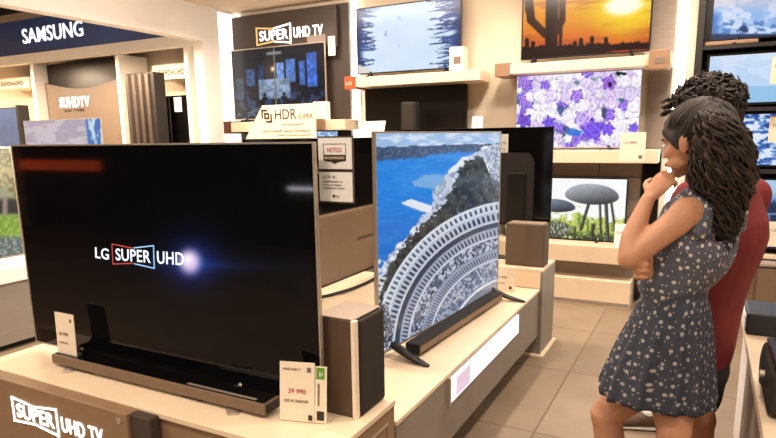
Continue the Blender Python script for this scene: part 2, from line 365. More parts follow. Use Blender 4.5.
def pic_lobby(x, y, u, v):
    I = np.empty(u.shape+(3,)); I[:] = (22, 26, 36)
    def q(u0, u1, v0, v1, c, e=.008): paint(I, sm(u0-e, u0+e, u)*sm(u1+e, u1-e, u)*sm(v0-e, v0+e, v)*sm(v1+e, v1-e, v), c)
    q(.16, .26, .48, .72, (58, 84, 126)); q(.3, .36, .5, .78, (44, 66, 104)); q(.5, .58, .52, .78, (110, 150, 214)); q(.6, .7, .5, .82, (84, 126, 200)); q(.74, .8, .45, .78, (70, 110, 190))
    q(.82, .92, .42, .88, (66, 112, 206)); q(.04, .13, .3, .6, (48, 62, 84)); q(.3, .64, .28, .56, (128, 150, 178)); q(.475, .49, .1, 1, (120, 110, 104), .004)
    I *= (.6+.8*fbm(u*30, v*20))[..., None]; paint(I, sm(.55, .7, fbm(u*18, v*14))*sm(.3, .1, v), (84, 100, 120)); paint(I, sm(.5, .62, fbm(u*22, v*9))*sm(.45, .3, v)*sm(.1, .2, v)*.6, (66, 90, 140))
    for a in (.36, .57): paint(I, sm(.035, .02, np.hypot((u-a)*1.7, v-.34)), (24, 28, 34)); q(a-.03, a+.03, .26, .31, (24, 28, 34))
    paint(I, sm(.07, .0, np.hypot((u-.46)*1.7, v-.7)), (240, 190, 130)); paint(I, sm(.03, .01, np.hypot((u-.46)*1.7, v-.7)), (255, 240, 214)); q(.4, .56, .9, .94, (130, 134, 140))
    return I
def pic_garden(x, y, u, v):
    I = np.empty(u.shape+(3,)); n = fbm(x/5, y/5); nf = fbm(x/2, y/2); I[:] = (150, 150, 120)
    paint(I, sm(190, 168, y), (190, 170, 110)); paint(I, sm(.45, .6, n)*sm(215, 195, y), (120, 110, 50)); paint(I, sm(.55, .7, nf)*sm(215, 160, y), (208, 186, 120))
    paint(I, sm(196, 202, y)*sm(216, 212, y), (52, 48, 46)); paint(I, sm(0, 3, x-1)*sm(9, 6, x)*sm(196, 200, y)*sm(222, 218, y), (150, 130, 120))
    paint(I, sm(212, 218, y), (126, 158, 62)); paint(I, sm(.5, .65, nf)*sm(214, 220, y), (168, 190, 96)); paint(I, sm(234, 240, y), (96, 106, 104)); paint(I, sm(234, 240, y)*sm(.5, .6, nf), (150, 156, 150))
    return I
def pic_glacier(x, y, u, v):
    I = np.empty(u.shape+(3,)); I[:] = (150, 186, 236); n = fbm(x/9, y/5); paint(I, sm(.4, .6, n), (206, 222, 246)); paint(I, sm(14, 0, y)*.6, (218, 206, 214))
    paint(I, sm(724, 712, x)*sm(10, 16, y), (66, 118, 196)); paint(I, sm(.5, .6, fbm(x/6, y/3+4))*sm(16, 24, y), (88, 132, 196))
    paint(I, sm(8, 5, np.hypot((x-744), (y-29)*1.6)+3*fbm(x/2, y/2)), (40, 66, 118)); paint(I, sm(33, 35, y), (44, 60, 96))
    return I
def pic_horizon(x, y, u, v):
    I = np.empty(u.shape+(3,)); I[:] = (188, 214, 244); paint(I, sm(75, 50, y), (206, 224, 246)); paint(I, sm(.45, .6, fbm(x/14, y/7))*.4, (226, 236, 250))
    paint(I, sm(85.5, 86.5, y), (150, 196, 232)); return I
def pic_waves(x, y, u, v):
    I = np.empty(u.shape+(3,)); I[:] = (96, 140, 208); n = fbm(x/6, y/3); paint(I, sm(.46, .56, n), (222, 232, 248)); paint(I, sm(.42, .36, n), (44, 80, 150)); return I
def pic_night(x, y, u, v):
    I = np.empty(u.shape+(3,)); I[:] = (20, 40, 76); n = fbm(x/9, y/6); paint(I, sm(.5, .65, n), (72, 130, 200)); paint(I, sm(205, 190, y), (168, 200, 232)); paint(I, sm(1.5, 0, np.abs(y-214)), (110, 150, 200)); return I
def pic_lilac(x, y, u, v):
    I = np.empty(u.shape+(3,)); I[:] = (170, 160, 178); n = fbm(x/10, y/5); paint(I, sm(.45, .6, n), (196, 186, 196)); paint(I, sm(.8, .84, u), (60, 112, 184)); paint(I, sm(.84, .86, u)*sm(.5, .6, fbm(x/3, y/9)), (190, 214, 232)); return I
def pic_dusk(x, y, u, v):
    I = np.empty(u.shape+(3,)); I[:] = (86, 104, 140); paint(I, fbm(x/8, y/5), (110, 126, 160)); paint(I, sm(.6, .9, v)*.6, (130, 150, 186)); return I
def pic_off(x, y, u, v):
    I = np.empty(u.shape+(3,)); I[:] = (3, 3, 3); return I
def pic_blue(x, y, u, v):
    I = np.empty(u.shape+(3,)); I[:] = (120, 160, 214); paint(I, sm(.5, .6, fbm(u*9, v*6)), (220, 232, 246)); return I
# ------------------------------------------------------------------ materials used
M = dict(
 cream=mat('cream_laminate', (232, 212, 184), rough=.32, noise=.04, nscale=6),
 wallc=mat('warm_white_wall', (226, 210, 188), rough=.75, noise=.03, nscale=3),
 wallw=mat('white_wall', (240, 236, 230), rough=.7, noise=.02, nscale=3),
 ceil=mat('ceiling_paint', (226, 208, 188), rough=.85, noise=.03, nscale=2),
 taupe=mat('taupe_laminate', (142, 114, 86), rough=.45, noise=.06, nscale=12, stretch=(1, 1, 10)),
 grey=mat('grey_laminate', (136, 128, 118), rough=.45, noise=.06, nscale=10, stretch=(1, 1, 12)),
 panel=mat('dark_taupe_panel', (66, 56, 50), rough=.5, noise=.12, nscale=24, stretch=(6, 6, .6)),
 black=mat('black_plastic', (16, 15, 15), rough=.35, noise=.1, nscale=40),
 gloss=mat('glossy_black_plastic', (12, 11, 11), rough=.12, noise=.1, nscale=5),
 brownback=mat('brown_tv_shell', (120, 98, 78), rough=.45, noise=.05, nscale=30),
 dark=mat('matt_dark', (30, 26, 24), rough=.7, noise=.1, nscale=18),
 silver=mat('silver_trim', (196, 184, 168), rough=.3, metal=.6, noise=.03, nscale=60),
 steel=mat('dark_steel', (110, 98, 86), rough=.35, metal=.8, noise=.04, nscale=60),
 paper=mat('card_paper', (240, 226, 204), rough=.6, noise=.02, nscale=30),
 whitec=mat('white_card', (240, 240, 238), rough=.55, noise=.02, nscale=30),
 ink=mat('dark_ink', (52, 40, 34), rough=.7, noise=.05, nscale=50),
 greyink=mat('grey_ink', (120, 104, 92), rough=.7, noise=.05, nscale=50),
 redink=mat('red_ink', (176, 52, 44), rough=.7, noise=.05, nscale=50),
 green=mat('green_label', (92, 150, 48), rough=.6, noise=.05, nscale=50),
 orange=mat('orange_end_panel', (196, 78, 40), rough=.5, noise=.05, nscale=20),
 tan=mat('tan_end_panel', (146, 114, 88), rough=.5, noise=.06, nscale=20),
 acryl=mat('clear_acrylic', (235, 235, 230), rough=.1, spec=.6, trans=.85),
 cloth=mat('speaker_cloth', (40, 32, 27), rough=.85, noise=.3, nscale=300, bump=.3),
 spkside=mat('speaker_wood_side', (84, 66, 50), rough=.5, noise=.1, nscale=14, stretch=(8, 8, .6)),
 spktop=mat('speaker_top', (150, 132, 116), rough=.45, noise=.04, nscale=30),
 spkgrey=mat('taupe_speaker_cloth', (98, 82, 68), rough=.8, noise=.15, nscale=300),
 white_lit=mat('lit_white_letters', (250, 250, 250), rough=.5, emit=(255, 255, 255), estr=1.3),
 soft_lit=mat('lit_cool_letters', (214, 222, 236), rough=.5, emit=(206, 222, 240), estr=1),
 led=mat('led_column', (255, 250, 242), rough=.5, emit=(255, 248, 236), estr=9.0),
 lamp=mat('lamp_disc', (255, 240, 215), rough=.5, emit=(255, 226, 188), estr=8),
 red_lit=mat('lit_red', (150, 50, 40), emit=(168, 62, 56), estr=.9), gold_lit=mat('lit_gold', (200, 170, 110), emit=(206, 172, 110), estr=.9),
 blue_lit=mat('lit_blue', (120, 170, 220), emit=(140, 186, 226), estr=.9),
 orange_lit=mat('lit_orange_sign', (200, 70, 30), emit=(225, 82, 36), estr=3.0),
 fascia=mat('blue_fascia', (14, 62, 138), rough=.4, noise=.3, nscale=1.2),
 lightbox=mat('white_lightbox', (245, 242, 245), rough=.4, emit=(252, 248, 250), estr=1.2),
 lilac=mat('lilac_print', (206, 186, 212), rough=.4, emit=(196, 182, 206), estr=.75),
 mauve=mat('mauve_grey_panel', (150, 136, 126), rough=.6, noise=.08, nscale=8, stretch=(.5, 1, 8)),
 navy=mat('navy_box', (22, 26, 40), rough=.45, noise=.15, nscale=20),
)
def floor_mat():
    m = bpy.data.materials.new('floor_tiles'); m.use_nodes = True; nt = m.node_tree; b = nt.nodes['Principled BSDF']
    tc = nt.nodes.new('ShaderNodeTexCoord'); mp = nt.nodes.new('ShaderNodeMapping'); mp.inputs['Location'].default_value = (.28, .12, 0)
    br = nt.nodes.new('ShaderNodeTexBrick'); br.offset = 0; br.inputs['Scale'].default_value = 1
    br.inputs['Brick Width'].default_value = .6; br.inputs['Row Height'].default_value = .9; br.inputs['Mortar Size'].default_value = .006
    br.inputs['Color1'].default_value = (*lin((142, 124, 104)), 1); br.inputs['Color2'].default_value = (*lin((130, 113, 94)), 1)
    br.inputs['Mortar'].default_value = (*lin((104, 84, 66)), 1); br.inputs['Mortar Smooth'].default_value = .3
    n = nt.nodes.new('ShaderNodeTexNoise'); n.inputs['Scale'].default_value = 3; n.inputs['Detail'].default_value = 6
    mx = nt.nodes.new('ShaderNodeMix'); mx.data_type = 'RGBA'; mx.blend_type = 'SOFT_LIGHT'; mx.inputs[0].default_value = .35
    nt.links.new(tc.outputs['Object'], mp.inputs[0]); nt.links.new(mp.outputs[0], br.inputs[0]); nt.links.new(tc.outputs['Object'], n.inputs[0])
    nt.links.new(br.outputs['Color'], mx.inputs[6]); nt.links.new(n.outputs['Fac'], mx.inputs[7]); nt.links.new(mx.outputs[2], b.inputs['Base Color'])
    b.inputs['Roughness'].default_value = .42; return m
def struct(name, mb, m):
    o = mb.build(name, m); o['kind'] = 'structure'; return o

# ------------------------------------------------------------------ the room
BY = 5.85
struct('floor', MB().box(-11.2, 3.2, -3.7, 6.1, -.1, 0), floor_mat())
struct('ceiling', MB().box(-11.2, 3.2, -3.7, 6.1, 2.952, 3.05) if 0 else MB().box(-5.09, 3.2, -3.7, 6.1, 2.952, 3.05), M['ceil'])
struct('ceiling_samsung', MB().box(-11.2, -5.1, -3.7, 6.1, 3.55, 3.65), M['dark']).name = 'ceiling_side_hall'
struct('wall_back', MB().box(-11.2, 3.2, BY, 6.05, 0, 3.6), M['wallc'])
struct('wall_front', MB().box(-11.2, 3.2, -3.7, -3.55, 0, 3.6), mat('store_wall_brown', (70, 54, 42), rough=.8, noise=.1, nscale=3))
struct('wall_right', MB().box(3.0, 3.2, -3.55, BY, 0, 3.0), M['panel'])
struct('wall_far_left', MB().box(-11.2, -11, -3.55, BY, 0, 3.6), M['wallc'])
w = MB().box(-5.15, -5.05, 5.26, BY, 0, 3.6).box(-5.15, -5.05, -3.55, 5.26, 2.60, 3.6)
struct('wall_left', w, M['wallw'])
struct('trim_1', MB().box(-5.17, -5.03, -3.55, 5.24, 2.575, 2.61), M['wallw'])
struct('trim_2', MB().box(-5.17, -5.03, 5.235, 5.275, 0, 2.61), M['wallw'])
struct('baseboard_back', MB().box(-5.0, -1.3, BY-.015, BY, 0, .1), M['mauve'])

# light columns on the back wall
for i, (x0, x1, lab) in enumerate(((-3.475, -3.375, 'tall white glowing light column right of the dark brand panel'), (-5.03, -4.99, 'thin white glowing light column in the corner left of the dark brand panel'), (-.30, -.215, 'tall white glowing light column behind the two people'))):
    t = T('glow_strip', lab, 'light', ((x0+x1)/2, BY-.03, 0), group='light columns')
    MB().box(x0, x1, BY-.012, BY-.002, 0.02, 2.94).build('housing', M['wallw'], t)
    MB().box(x0+.006, x1-.006, BY-.03, BY-.013, 0.03, 2.93, bev=.003).build('diffuser', M['led'], t)

# ceiling downlights
k = 0
for X in (-4.0, -2.7, -1.4, -.1, 1.3):
    for Y in (-1.6, .35, 2.3, 4.2, 5.0):
        if Y == 5.0 and X > .5: continue
        o = MB().cyl((X, Y, 2.946), .075, .012).build('downlight', M['lamp']); tag(o, 'round recessed ceiling downlight above the shop floor', 'light', 'ceiling downlights')
        L = bpy.data.lights.new('downlight_lamp', 'AREA'); L.shape = 'DISK'; L.size = .16; L.color = lin((255, 236, 216)); L.spread = R(150)
        L.energy = 20*(1.0 if Y < 5 else .8)
        lo = bpy.data.objects.new('downlight_lamp', L); COL.objects.link(lo); lo.location = (X, Y, 2.935)
for X in (-10, -8.4, -6.8, -5.7):
    for Y in (4.7, 2.4):
        L = bpy.data.lights.new('hall_lamp', 'AREA'); L.shape = 'DISK'; L.size = .25; L.color = lin((255, 224, 190)); L.energy = 70 if Y > 4 else 30
        lo = bpy.data.objects.new('hall_lamp', L); COL.objects.link(lo); lo.location = (X, Y, 3.5 if Y < 4 else 2.5)
# wall washing strip along the back wall
L = bpy.data.lights.new('wall_wash', 'AREA'); L.shape = 'RECTANGLE'; L.size = 4.4; L.size_y = .08; L.energy = 36; L.color = lin((255, 238, 218))
lo = bpy.data.objects.new('wall_wash', L); COL.objects.link(lo); lo.location = (-2.0, 4.9, 2.93); lo.rotation_euler = (R(35), 0, 0)

L = bpy.data.lights.new('left_wall_fill', 'AREA'); L.shape = 'RECTANGLE'; L.size = 4.0; L.size_y = .1; L.energy = 60; L.color = lin((255, 242, 226))  # unseen area light added to brighten the left wall and its header
lo = bpy.data.objects.new('left_wall_fill', L); COL.objects.link(lo); lo.location = (-3.7, 3.4, 2.9); lo.rotation_euler = (0, R(-62), R(0)); lo.rotation_euler = Vector((1.35, 0, .75)).to_track_quat('Z', 'X').to_euler()
t = T('glow_strip', 'white glowing sheet standing in for the brightly lit side wall left of the dark brand panel', 'light', (-5.04, 5.66, 0), group=None)  # glare on the side wall put in as an emissive sheet, no lamp
MB().box(-5.049, -5.04, 5.50, 5.80, .02, 2.93).build('housing', M['wallw'], t)
MB().box(-5.04, -5.035, 5.51, 5.79, .03, 2.92, bev=.002).build('diffuser', mat('painted_wall_glow', (250, 246, 240), rough=.6, emit=(255, 248, 238), estr=1.15), t)
o = MB().box(-.50, -.315, 5.835, BY, 1.34, 2.95).build('wall_panel', M['mauve']); tag(o, 'thin mauve grey sheet on the back wall right of the cactus and flower televisions', 'panel')  # thin sheet that makes this strip of wall greyer and darker
wd = bpy.data.worlds.new('w'); bpy.context.scene.world = wd; wd.use_nodes = True
wd.node_tree.nodes['Background'].inputs[0].default_value = (*lin((255, 220, 185)), 1); wd.node_tree.nodes['Background'].inputs[1].default_value = .06

# ------------------------------------------------------------------ makers
def make_tv(label, w, h, loc, rotz, pic, sm_, fm, bz=.012, thick=.045, lift=.05, feet=(), footm=None, nx=160, ny=90, bulge=True, shellm=None, footlen=.15, group=None, name='television', fr=1.0):
    t = T(name, label, 'television', loc, rotz, group)
    z0 = lift
    b = MB()
    b.box(-w/2, w/2, -.004, .012, z0, z0+bz).box(-w/2, w/2, -.004, .012, z0+h-bz, z0+h)
    b.box(-w/2, -w/2+bz, -.004, .012, z0+bz, z0+h-bz).box(w/2-bz, w/2, -.004, .012, z0+bz, z0+h-bz)
    b.build('bezel', fm, t, world=False)
    s = MB().box(-w/2+.002, w/2-.002, .002, .016, z0+.002, z0+h-.002, bev=.003)
    if bulge: s.prism([(-w*.42, z0+.02), (w*.42, z0+.02), (w*.42, z0+h*.5), (w*.36, z0+h*.6), (-w*.36, z0+h*.6), (-w*.42, z0+h*.5)], .012, thick, 'y', bev=.008)
    s.build('back_shell', shellm or M['black'], t, world=False)
    scr = grid_screen(w-2*bz, h-2*bz, t, z0+bz, pic, sm_, nx=nx, ny=ny)
    for fx in feet:
        sg = 1 if fx > 0 else -1
        MB().limb([(fx, 0.01, lift+.02), (fx+sg*.015, -footlen*.5, max(.013, lift*.55)), (fx+sg*.03, -footlen, .0075)], [(.012*fr, .016*fr), (.01*(fr+1)/2, .016*fr), (.006, .012)], seg=8, flat=(0, 0, 1)).limb([(fx, 0.01, lift+.02), (fx+sg*.01, footlen*.5, max(.013, lift*.55)), (fx+sg*.02, footlen*.9, .0075)], [(.012*fr, .016*fr), (.01*(fr+1)/2, .016*fr), (.006, .012)], seg=8, flat=(0, 0, 1)).build('foot', footm or M['black'], t, world=False, smooth=True)
    return t, scr
SC = {n: screen_mat('screen_'+n, s, r, .28 if n == 'night' else .5) for n, s, r in (('bright', 1.0, .25), ('night', 1.0, .05), ('coast', .95, .16), ('off', 0, .12))}
def card(label, P00, U, V, m=None, lines=(), th=.003, name='price_card', cat='price card', stand=True, group=None):
    """thin printed card on the parallelogram P00, U, V, with rows of print; small clear foot behind it"""
    P00, U, V = Vector(P00), Vector(U), Vector(V); N = U.cross(V).normalized()
    c = P00+U*.5; t = T(name, label, cat, (c.x, c.y, P00.z), group=group)
    b = MB(); vs = [b.bm.verts.new(P00+p+N*q) for q in (0, -th) for p in (Vector(), U, U+V, V)]
    for f in ((0, 1, 2, 3), (7, 6, 5, 4), (0, 4, 5, 1), (1, 5, 6, 2), (2, 6, 7, 3), (3, 7, 4, 0)): b.bm.faces.new([vs[i] for i in f])
    b.build('sheet', m or M['paper'], t)
    for s, u0, v0, uw, vh, mm in lines:
        if s == '#':
            q = MB(); O = P00+U*u0+V*v0+N*.0006; vv = [q.bm.verts.new(O+p+N*z) for z in (-.0004, .0006) for p in (Vector(), U*uw, U*uw+V*vh, V*vh)]
            for f in ((0, 1, 2, 3), (7, 6, 5, 4), (0, 4, 5, 1), (1, 5, 6, 2), (2, 6, 7, 3), (3, 7, 4, 0)): q.bm.faces.new([vv[i] for i in f])
            q.build('printed_patch', M[mm], t)
        else: text(s, P00+U*u0+V*v0+N*.001, U*uw, V*vh, M[mm], t, depth=.001)
    if stand:
        Un = U.normalized(); b = MB()
        b.prism([(0, 0), (.03, 0), (0, .03)], 0, U.length*.9, 'y')
        for v in b.bm.verts: v.co = P00+U*.05+Un*v.co.y-N*(v.co.x+th+.0005)+Vector((0, 0, v.co.z))
        b.build('stand', M['acryl'], t)
    return t
# ------------------------------------------------------------------ platform one (near) and its sign box
P1Z, P2Z = .57, .48
t = T('display_platform', 'near brown display counter with cream top under the large dark television', 'counter', (-1.8, 1.57, 0))
MB().box(-2.70, -.93, 1.355, 1.815, P1Z-.022, P1Z, bev=.003).build('top', M['cream'], t)
MB().box(-2.69, -.935, 1.365, 1.81, .08, P1Z-.022).build('body', M['taupe'], t)
MB().box(-2.62, -1.0, 1.42, 1.74, 0, .08).build('plinth', M['dark'], t)
MB().box(-.9355, -.929, 1.44, 1.445, .16, .50).box(-.9355, -.929, 1.755, 1.76, .16, .50).box(-.9355, -.929, 1.44, 1.76, .496, .501).box(-.9355, -.929, 1.44, 1.76, .158, .163).build('side_moulding', M['silver'], t)
t = T('sign_box', 'brown box with glowing white lettering in front of the near counter', 'sign', (-2.1, 1.29, 0))
MB().box(-2.98, -1.72, 1.30, 1.355, .02, .565, bev=.004).build('body', M['taupe'], t)
MB().box(-1.719, -1.62, 1.312, 1.355, .02, .562, bev=.004).build('end_cap', M['panel'], t)
O = atY(14, 420, 1.249); E1 = atY(100, 432, 1.249)
zt = atY(13, 398, 1.249).z
super_logo((-2.39, 1.299, .40), (.535, 0, 0), (0, 0, .10), t, (M['white_lit'], M['white_lit']), M['white_lit'], th=.007, bold=.01, split=.52)
MB().cyl((-1.76, 1.299, .535), .012, .004, 'y').build('knob', M['silver'], t)

# television one
TW = 1.565; th1 = .885
tv1, s1 = make_tv('largest foreground television, black screen with glowing super uhd lettering, silver rim', TW, th1, (-1.867, 1.58, P1Z), 0, pic_flash, SC['night'], M['silver'], bz=.006, lift=.034, thick=.05, feet=(), nx=260, ny=150)
for fx in (-.46, .42):
    MB().prism([(-.06, .0), (-.045, .0), (-.006, .045), (.006, .045), (.06, .0), (.045, 0), (0, .032)][:7], -.12, .06, 'y').build('foot', M['steel'], tv1, world=False) if 0 else \
    MB().limb([(fx, .01, .045), (fx+.02, -.05, .008), (fx+.07, -.125, .004)], [(.004, .03), (.004, .035), (.003, .02)], seg=8, flat=(0, 0, 1)).limb([(fx, 0, .05), (fx, .09, .02), (fx, .14, .004)], [.008, .008, .004], seg=8).build('foot', M['silver'], tv1, world=False)
yy = 1.5775
def q1(x, y): return atY(x, y, yy)
A, B = q1(95.5, 258), q1(109, 260); C = q1(95, 247)
text('LG', A, B-A, C-A, M['soft_lit'], s1, bold=.01, depth=.001)
A, B, C = q1(113, 264), q1(184, 270), q1(112, 244)
super_logo(A, B-A, C-A, s1, (M['red_lit'], M['blue_lit']), M['soft_lit'], tail='UHD', split=.6, th=.004, depth=.001, bold=.01)

# soundbar one
t = T('soundbar', 'long brown soundbar lying in front of the large dark television', 'soundbar', (-1.8, 1.45, P1Z))
MB().box(-2.38, -1.25, 1.472, 1.56, P1Z+.014, P1Z+.054, bev=.005).build('body', M['brownback'], t)
MB().box(-2.37, -1.26, 1.482, 1.556, P1Z+.054, P1Z+.056).build('top_plate', M['gloss'], t)
MB().box(-1.25, -1.2475, 1.48, 1.552, P1Z+.019, P1Z+.05).build('end_cap', M['black'], t)
MB().box(-1.62, -1.3, 1.488, 1.50, P1Z+.056, P1Z+.057).build('trim_strip', M['silver'], t)
for x in (-2.2, -1.6): MB().box(x-.05, x+.05, 1.49, 1.54, P1Z, P1Z+.014).build('foot', M['black'], t)
MB().box(-2.31, -2.2, 1.4285, 1.43, P1Z+.02, P1Z+.06) and None

# cards on platform one
P = Vector((-2.415, 1.50, P1Z+.075)); 
card('cream price card standing on the left end of the near soundbar', (-2.365, 1.495, P1Z+.057), (.12, 0, 0), (-.006, .008, .175), lines=(('#', .78, .8, .1, .08, 'greyink'), ('24 990', .15, .45, .5, .08, 'greyink'), ('UHD 65', .15, .25, .45, .05, 'greyink')))
card('clear standing price card with green corner at right of the large dark television', (-1.205, 1.495, P1Z+.003), (.118, .032, 0), (-.004, .02, .20), lines=(('#', .78, .84, .12, .08, 'greyink'), ('SMART UHD TV', .1, .86, .5, .04, 'greyink'), ('39 990', .25, .47, .5, .08, 'redink'), ('UHD 4K 3840x2160', .12, .32, .7, .05, 'greyink'), ('#', .82, .03, .12, .09, 'ink')))
card('narrow energy card with green square beside the clear price card', (-1.085, 1.528, P1Z+.003), (.038, .010, 0), (-.004, .02, .19), lines=(('#', .1, .78, .7, .2, 'green'), ('#', .15, .05, .65, .16, 'ink'), ('TV UHD', .2, .3, .18, .4, 'greyink'), ('A+', .3, .82, .4, .1, 'whitec')))

# near speaker
t = T('speaker', 'tall brown speaker with cream edge standing at the end of the near counter', 'speaker', (-1.06, 1.70, P1Z))
MB().box(-1.13, -.984, 1.615, 1.805, P1Z, .912, bev=.004).build('cabinet', M['spkside'], t)
MB().box(-1.128, -.98, 1.617, 1.803, .912, .917, bev=.002).build('top', M['spktop'], t)
MB().box(-.988, -.972, 1.607, 1.632, P1Z, .914, bev=.003).build('edge_strip', M['paper'], t)
MB().box(-.984, -.965, 1.632, 1.805, P1Z+.004, .911, bev=.01).build('grille', M['cloth'], t)

# hanging signs at the right edge of television one
t = T('placard', 'pair of cream placards bracketed to the upper right edge of the large dark television', 'sign', (-1.05, 1.65, 1.29))
x0, x1, yp = -1.112, -.988, 1.645
MB().box(-1.16, -1.12, 1.615, 1.665, 1.385, 1.41).box(-1.16, -1.05, 1.6515, 1.665, 1.385, 1.41).build('bracket', M['silver'], t)
MB().box(x0-.004, x1+.004, yp+.001, yp+.006, 1.292, 1.505).build('frame', M['steel'], t)
a = MB().box(x0, x1, yp-.003, yp+.001, 1.402, 1.50).build('upper_sheet', M['whitec'], t)
b = MB().box(x0, x1, yp-.003, yp+.001, 1.298, 1.392).build('lower_sheet', M['whitec'], t)
text('NETFLIX', (x0+.035, yp-.0035, 1.455), (.055, 0, 0), (0, 0, .014), M['redink'], a, depth=.001)
MB().prism([(x0+.02, 1.447), (x1-.02, 1.447), (x1-.02, 1.428), (x1-.05, 1.424), (-1.05, 1.418), (x0+.05, 1.424), (x0+.02, 1.428)], yp-.0045, yp-.003, 'y').build('printed_patch', M['ink'], a)
text('RECOMMENDED', (x0+.025, yp-.005, 1.433), (.074, 0, 0), (0, 0, .008), M['paper'], a, depth=.001)
bars2d(MB(), (x0+.02, yp-.0035, 1.447), (x1-x0-.04, 0, 0), (0, 0, .034), [((0, 0), (0, 1)), ((0, 1), (1, 1)), ((1, 1), (1, 0))], .002, .001).build('printed_border', M['greyink'], a)
for s, z, w_, h_ in (('LG TV 4K', 1.372, .05, .009), ('RECOMMENDED TV', 1.358, .075, .006), ('SMART TV WEBOS', 1.348, .07, .005), ('STREAMING VIDEO', 1.338, .08, .005)):
    text(s, (x0+.014, yp-.0035, z), (w_, 0, 0), (0, 0, h_), M['greyink'], b, depth=.001)
MB().cyl((-1.057, yp-.0035, 1.315), .005, .001, 'y').build('printed_patch', M['ink'], b)
text('LG', (-1.049, yp-.0035, 1.311), (.012, 0, 0), (0, 0, .008), M['ink'], b, depth=.001)

# ------------------------------------------------------------------ platform two (long) with television two
t = T('display_platform', 'long cream topped display counter running back under the television with the arena picture', 'counter', (-1.8, 2.9, 0))
MB().box(-2.75, -.93, 1.82, 3.96, P2Z-.02, P2Z, bev=.003).build('top', M['cream'], t)
MB().box(-2.74, -.935, 1.825, 3.955, .15, P2Z-.02).build('body', M['grey'], t)
MB().box(-2.6, -1.12, 1.95, 3.9, 0, .15).build('plinth', M['dark'], t)
o = MB().box(-2.05, -1.6, 2.0, 3.2, P2Z+.0005, P2Z+.02, bev=.002).build('display_board', M['cream']); tag(o, 'flat cream board lying on the long counter behind the near speaker', 'board')
lb = MB().box(-.9355, -.924, 2.34, 3.43, .335, .448, bev=.002).build('light_panel', M['lightbox'], t)
MB().box(-.9245, -.9225, 2.40, 2.58, .345, .436).build('printed_patch', M['lilac'], lb)
text('SUPER UHD', (-.9238, 2.66, .375), (0, .35, 0), (0, 0, .04), mat('pale_ink', (206, 206, 214), rough=.6, emit=(222, 220, 230), estr=.6, noise=.02), lb, depth=.001)
MB().box(-.9355, -.921, 2.318, 2.336, .325, .458).build('edge_strip', M['silver'], t)
tv2, s2 = make_tv('tall television on the long counter showing a coast and a stone arena', 1.39, 1.0, (-1.19, 2.96, P2Z), R(85), pic_coast, SC['coast'], M['silver'], bz=.009, lift=.045, feet=(-.56, .62), fr=1.6, nx=300, ny=220, footlen=.2)
t = T('soundbar', 'dark soundbar lying below the arena picture television', 'soundbar', (-1.14, 3.0, P2Z), R(87))
MB().box(-.55, .55, -.045, .035, .012, .062, bev=.006).build('body', M['dark'], t, world=False)
MB().box(-.55, .55, -.047, -.043, .02, .052).build('grille', M['brownback'], t, world=False)
MB().box(-.553, -.55, -.036, .028, .018, .056).build('end_cap', M['black'], t, world=False)
for x in (-.4, .4): MB().box(x-.04, x+.04, -.03, .03, 0, .012).build('foot', M['black'], t, world=False)

# television seen from behind, left row of the long counter
t = T('television', 'television turned away, brown lower back shell, behind the placards', 'television', (-2.12, 3.3, P2Z), 0)
x = -2.15
MB().box(x-.02, x, 2.5, 4.15, P2Z+.06, 1.5, bev=.004).build('panel', M['gloss'], t)
sh = MB().box(x-.002, x+.045, 2.62, 4.05, P2Z+.09, 1.02, bev=.012).build('back_shell', M['brownback'], t)
text('SAMSUNG', (x+.0455, 3.55, .80), (0, .22, 0), (0, 0, .022), M['ink'], sh, depth=.002)
MB().limb([(x+.02, 2.9, P2Z+.1), (x+.05, 2.95, P2Z+.05), (x+.08, 3.3, P2Z+.016), (x+.09, 3.7, P2Z+.016), (x+.05, 3.95, P2Z+.05), (x+.02, 4.0, P2Z+.1)], [.012]*6, seg=8, flat=(0, 0, 1)).build('stand', M['black'], t, smooth=True)
o = MB().box(-1.90, -1.78, 3.40, 3.72, P2Z+.001, P2Z+.011, bev=.003).build('tablet', M['soft_lit']); tag(o, 'thin bluish tablet lying on the counter under the turned away television', 'tablet')

# pedestal, speaker and turned television at the far end
t = T('pedestal', 'grey box pedestal at the far end of the long counter', 'pedestal', (-1.2, 4.15, 0))
MB().box(-1.75, -.915, 3.967, 4.335, .02, .595).build('body', M['grey'], t)
MB().box(-1.75, -.915, 3.967, 4.335, .595, .612, bev=.002).build('top', M['cream'], t)
MB().box(-1.74, -.93, 3.962, 3.967, P2Z+.002, .594).build('front_panel', M['cream'], t)
MB().box(-1.2, -.89, 3.93, 4.36, 0, .02, bev=.003).build('foot_plate', M['cream'], t)
t = T('speaker', 'taupe cloth speaker standing on the pedestal at the counter end', 'speaker', (-1.07, 4.13, .612))
MB().box(-1.20, -.93, 4.04, 4.185, .612, .905, bev=.008).build('cabinet', M['spkgrey'], t, smooth=False)
MB().box(-1.185, -.945, 4.05, 4.175, .904, .908, bev=.002).build('top', M['spktop'], t)
t = T('television', 'dark television seen from behind above the far pedestal', 'television', (-1.5, 4.27, .612))
MB().box(-2.1, -.94, 4.24, 4.265, .86, 1.555, bev=.004).build('panel', M['gloss'], t)
sh = MB().prism([(-1.98, .88), (-1.06, .88), (-1.06, 1.32), (-1.10, 1.38), (-1.94, 1.38), (-1.98, 1.32)], 4.215, 4.242, 'y', bev=.006).build('back_shell', M['dark'], t)
MB().box(-1.245, -1.115, 4.20, 4.217, .88, 1.24, bev=.004).build('cable_cover', M['black'], t)
MB().box(-1.5, -1.4, 4.25, 4.27, .62, .9).build('neck', M['black'], t)
MB().box(-1.7, -1.2, 4.21, 4.32, .612, .624, bev=.004).build('base', M['black'], t)
MB().box(-1.33, -1.29, 4.195, 4.2, 1.0, 1.02) and None
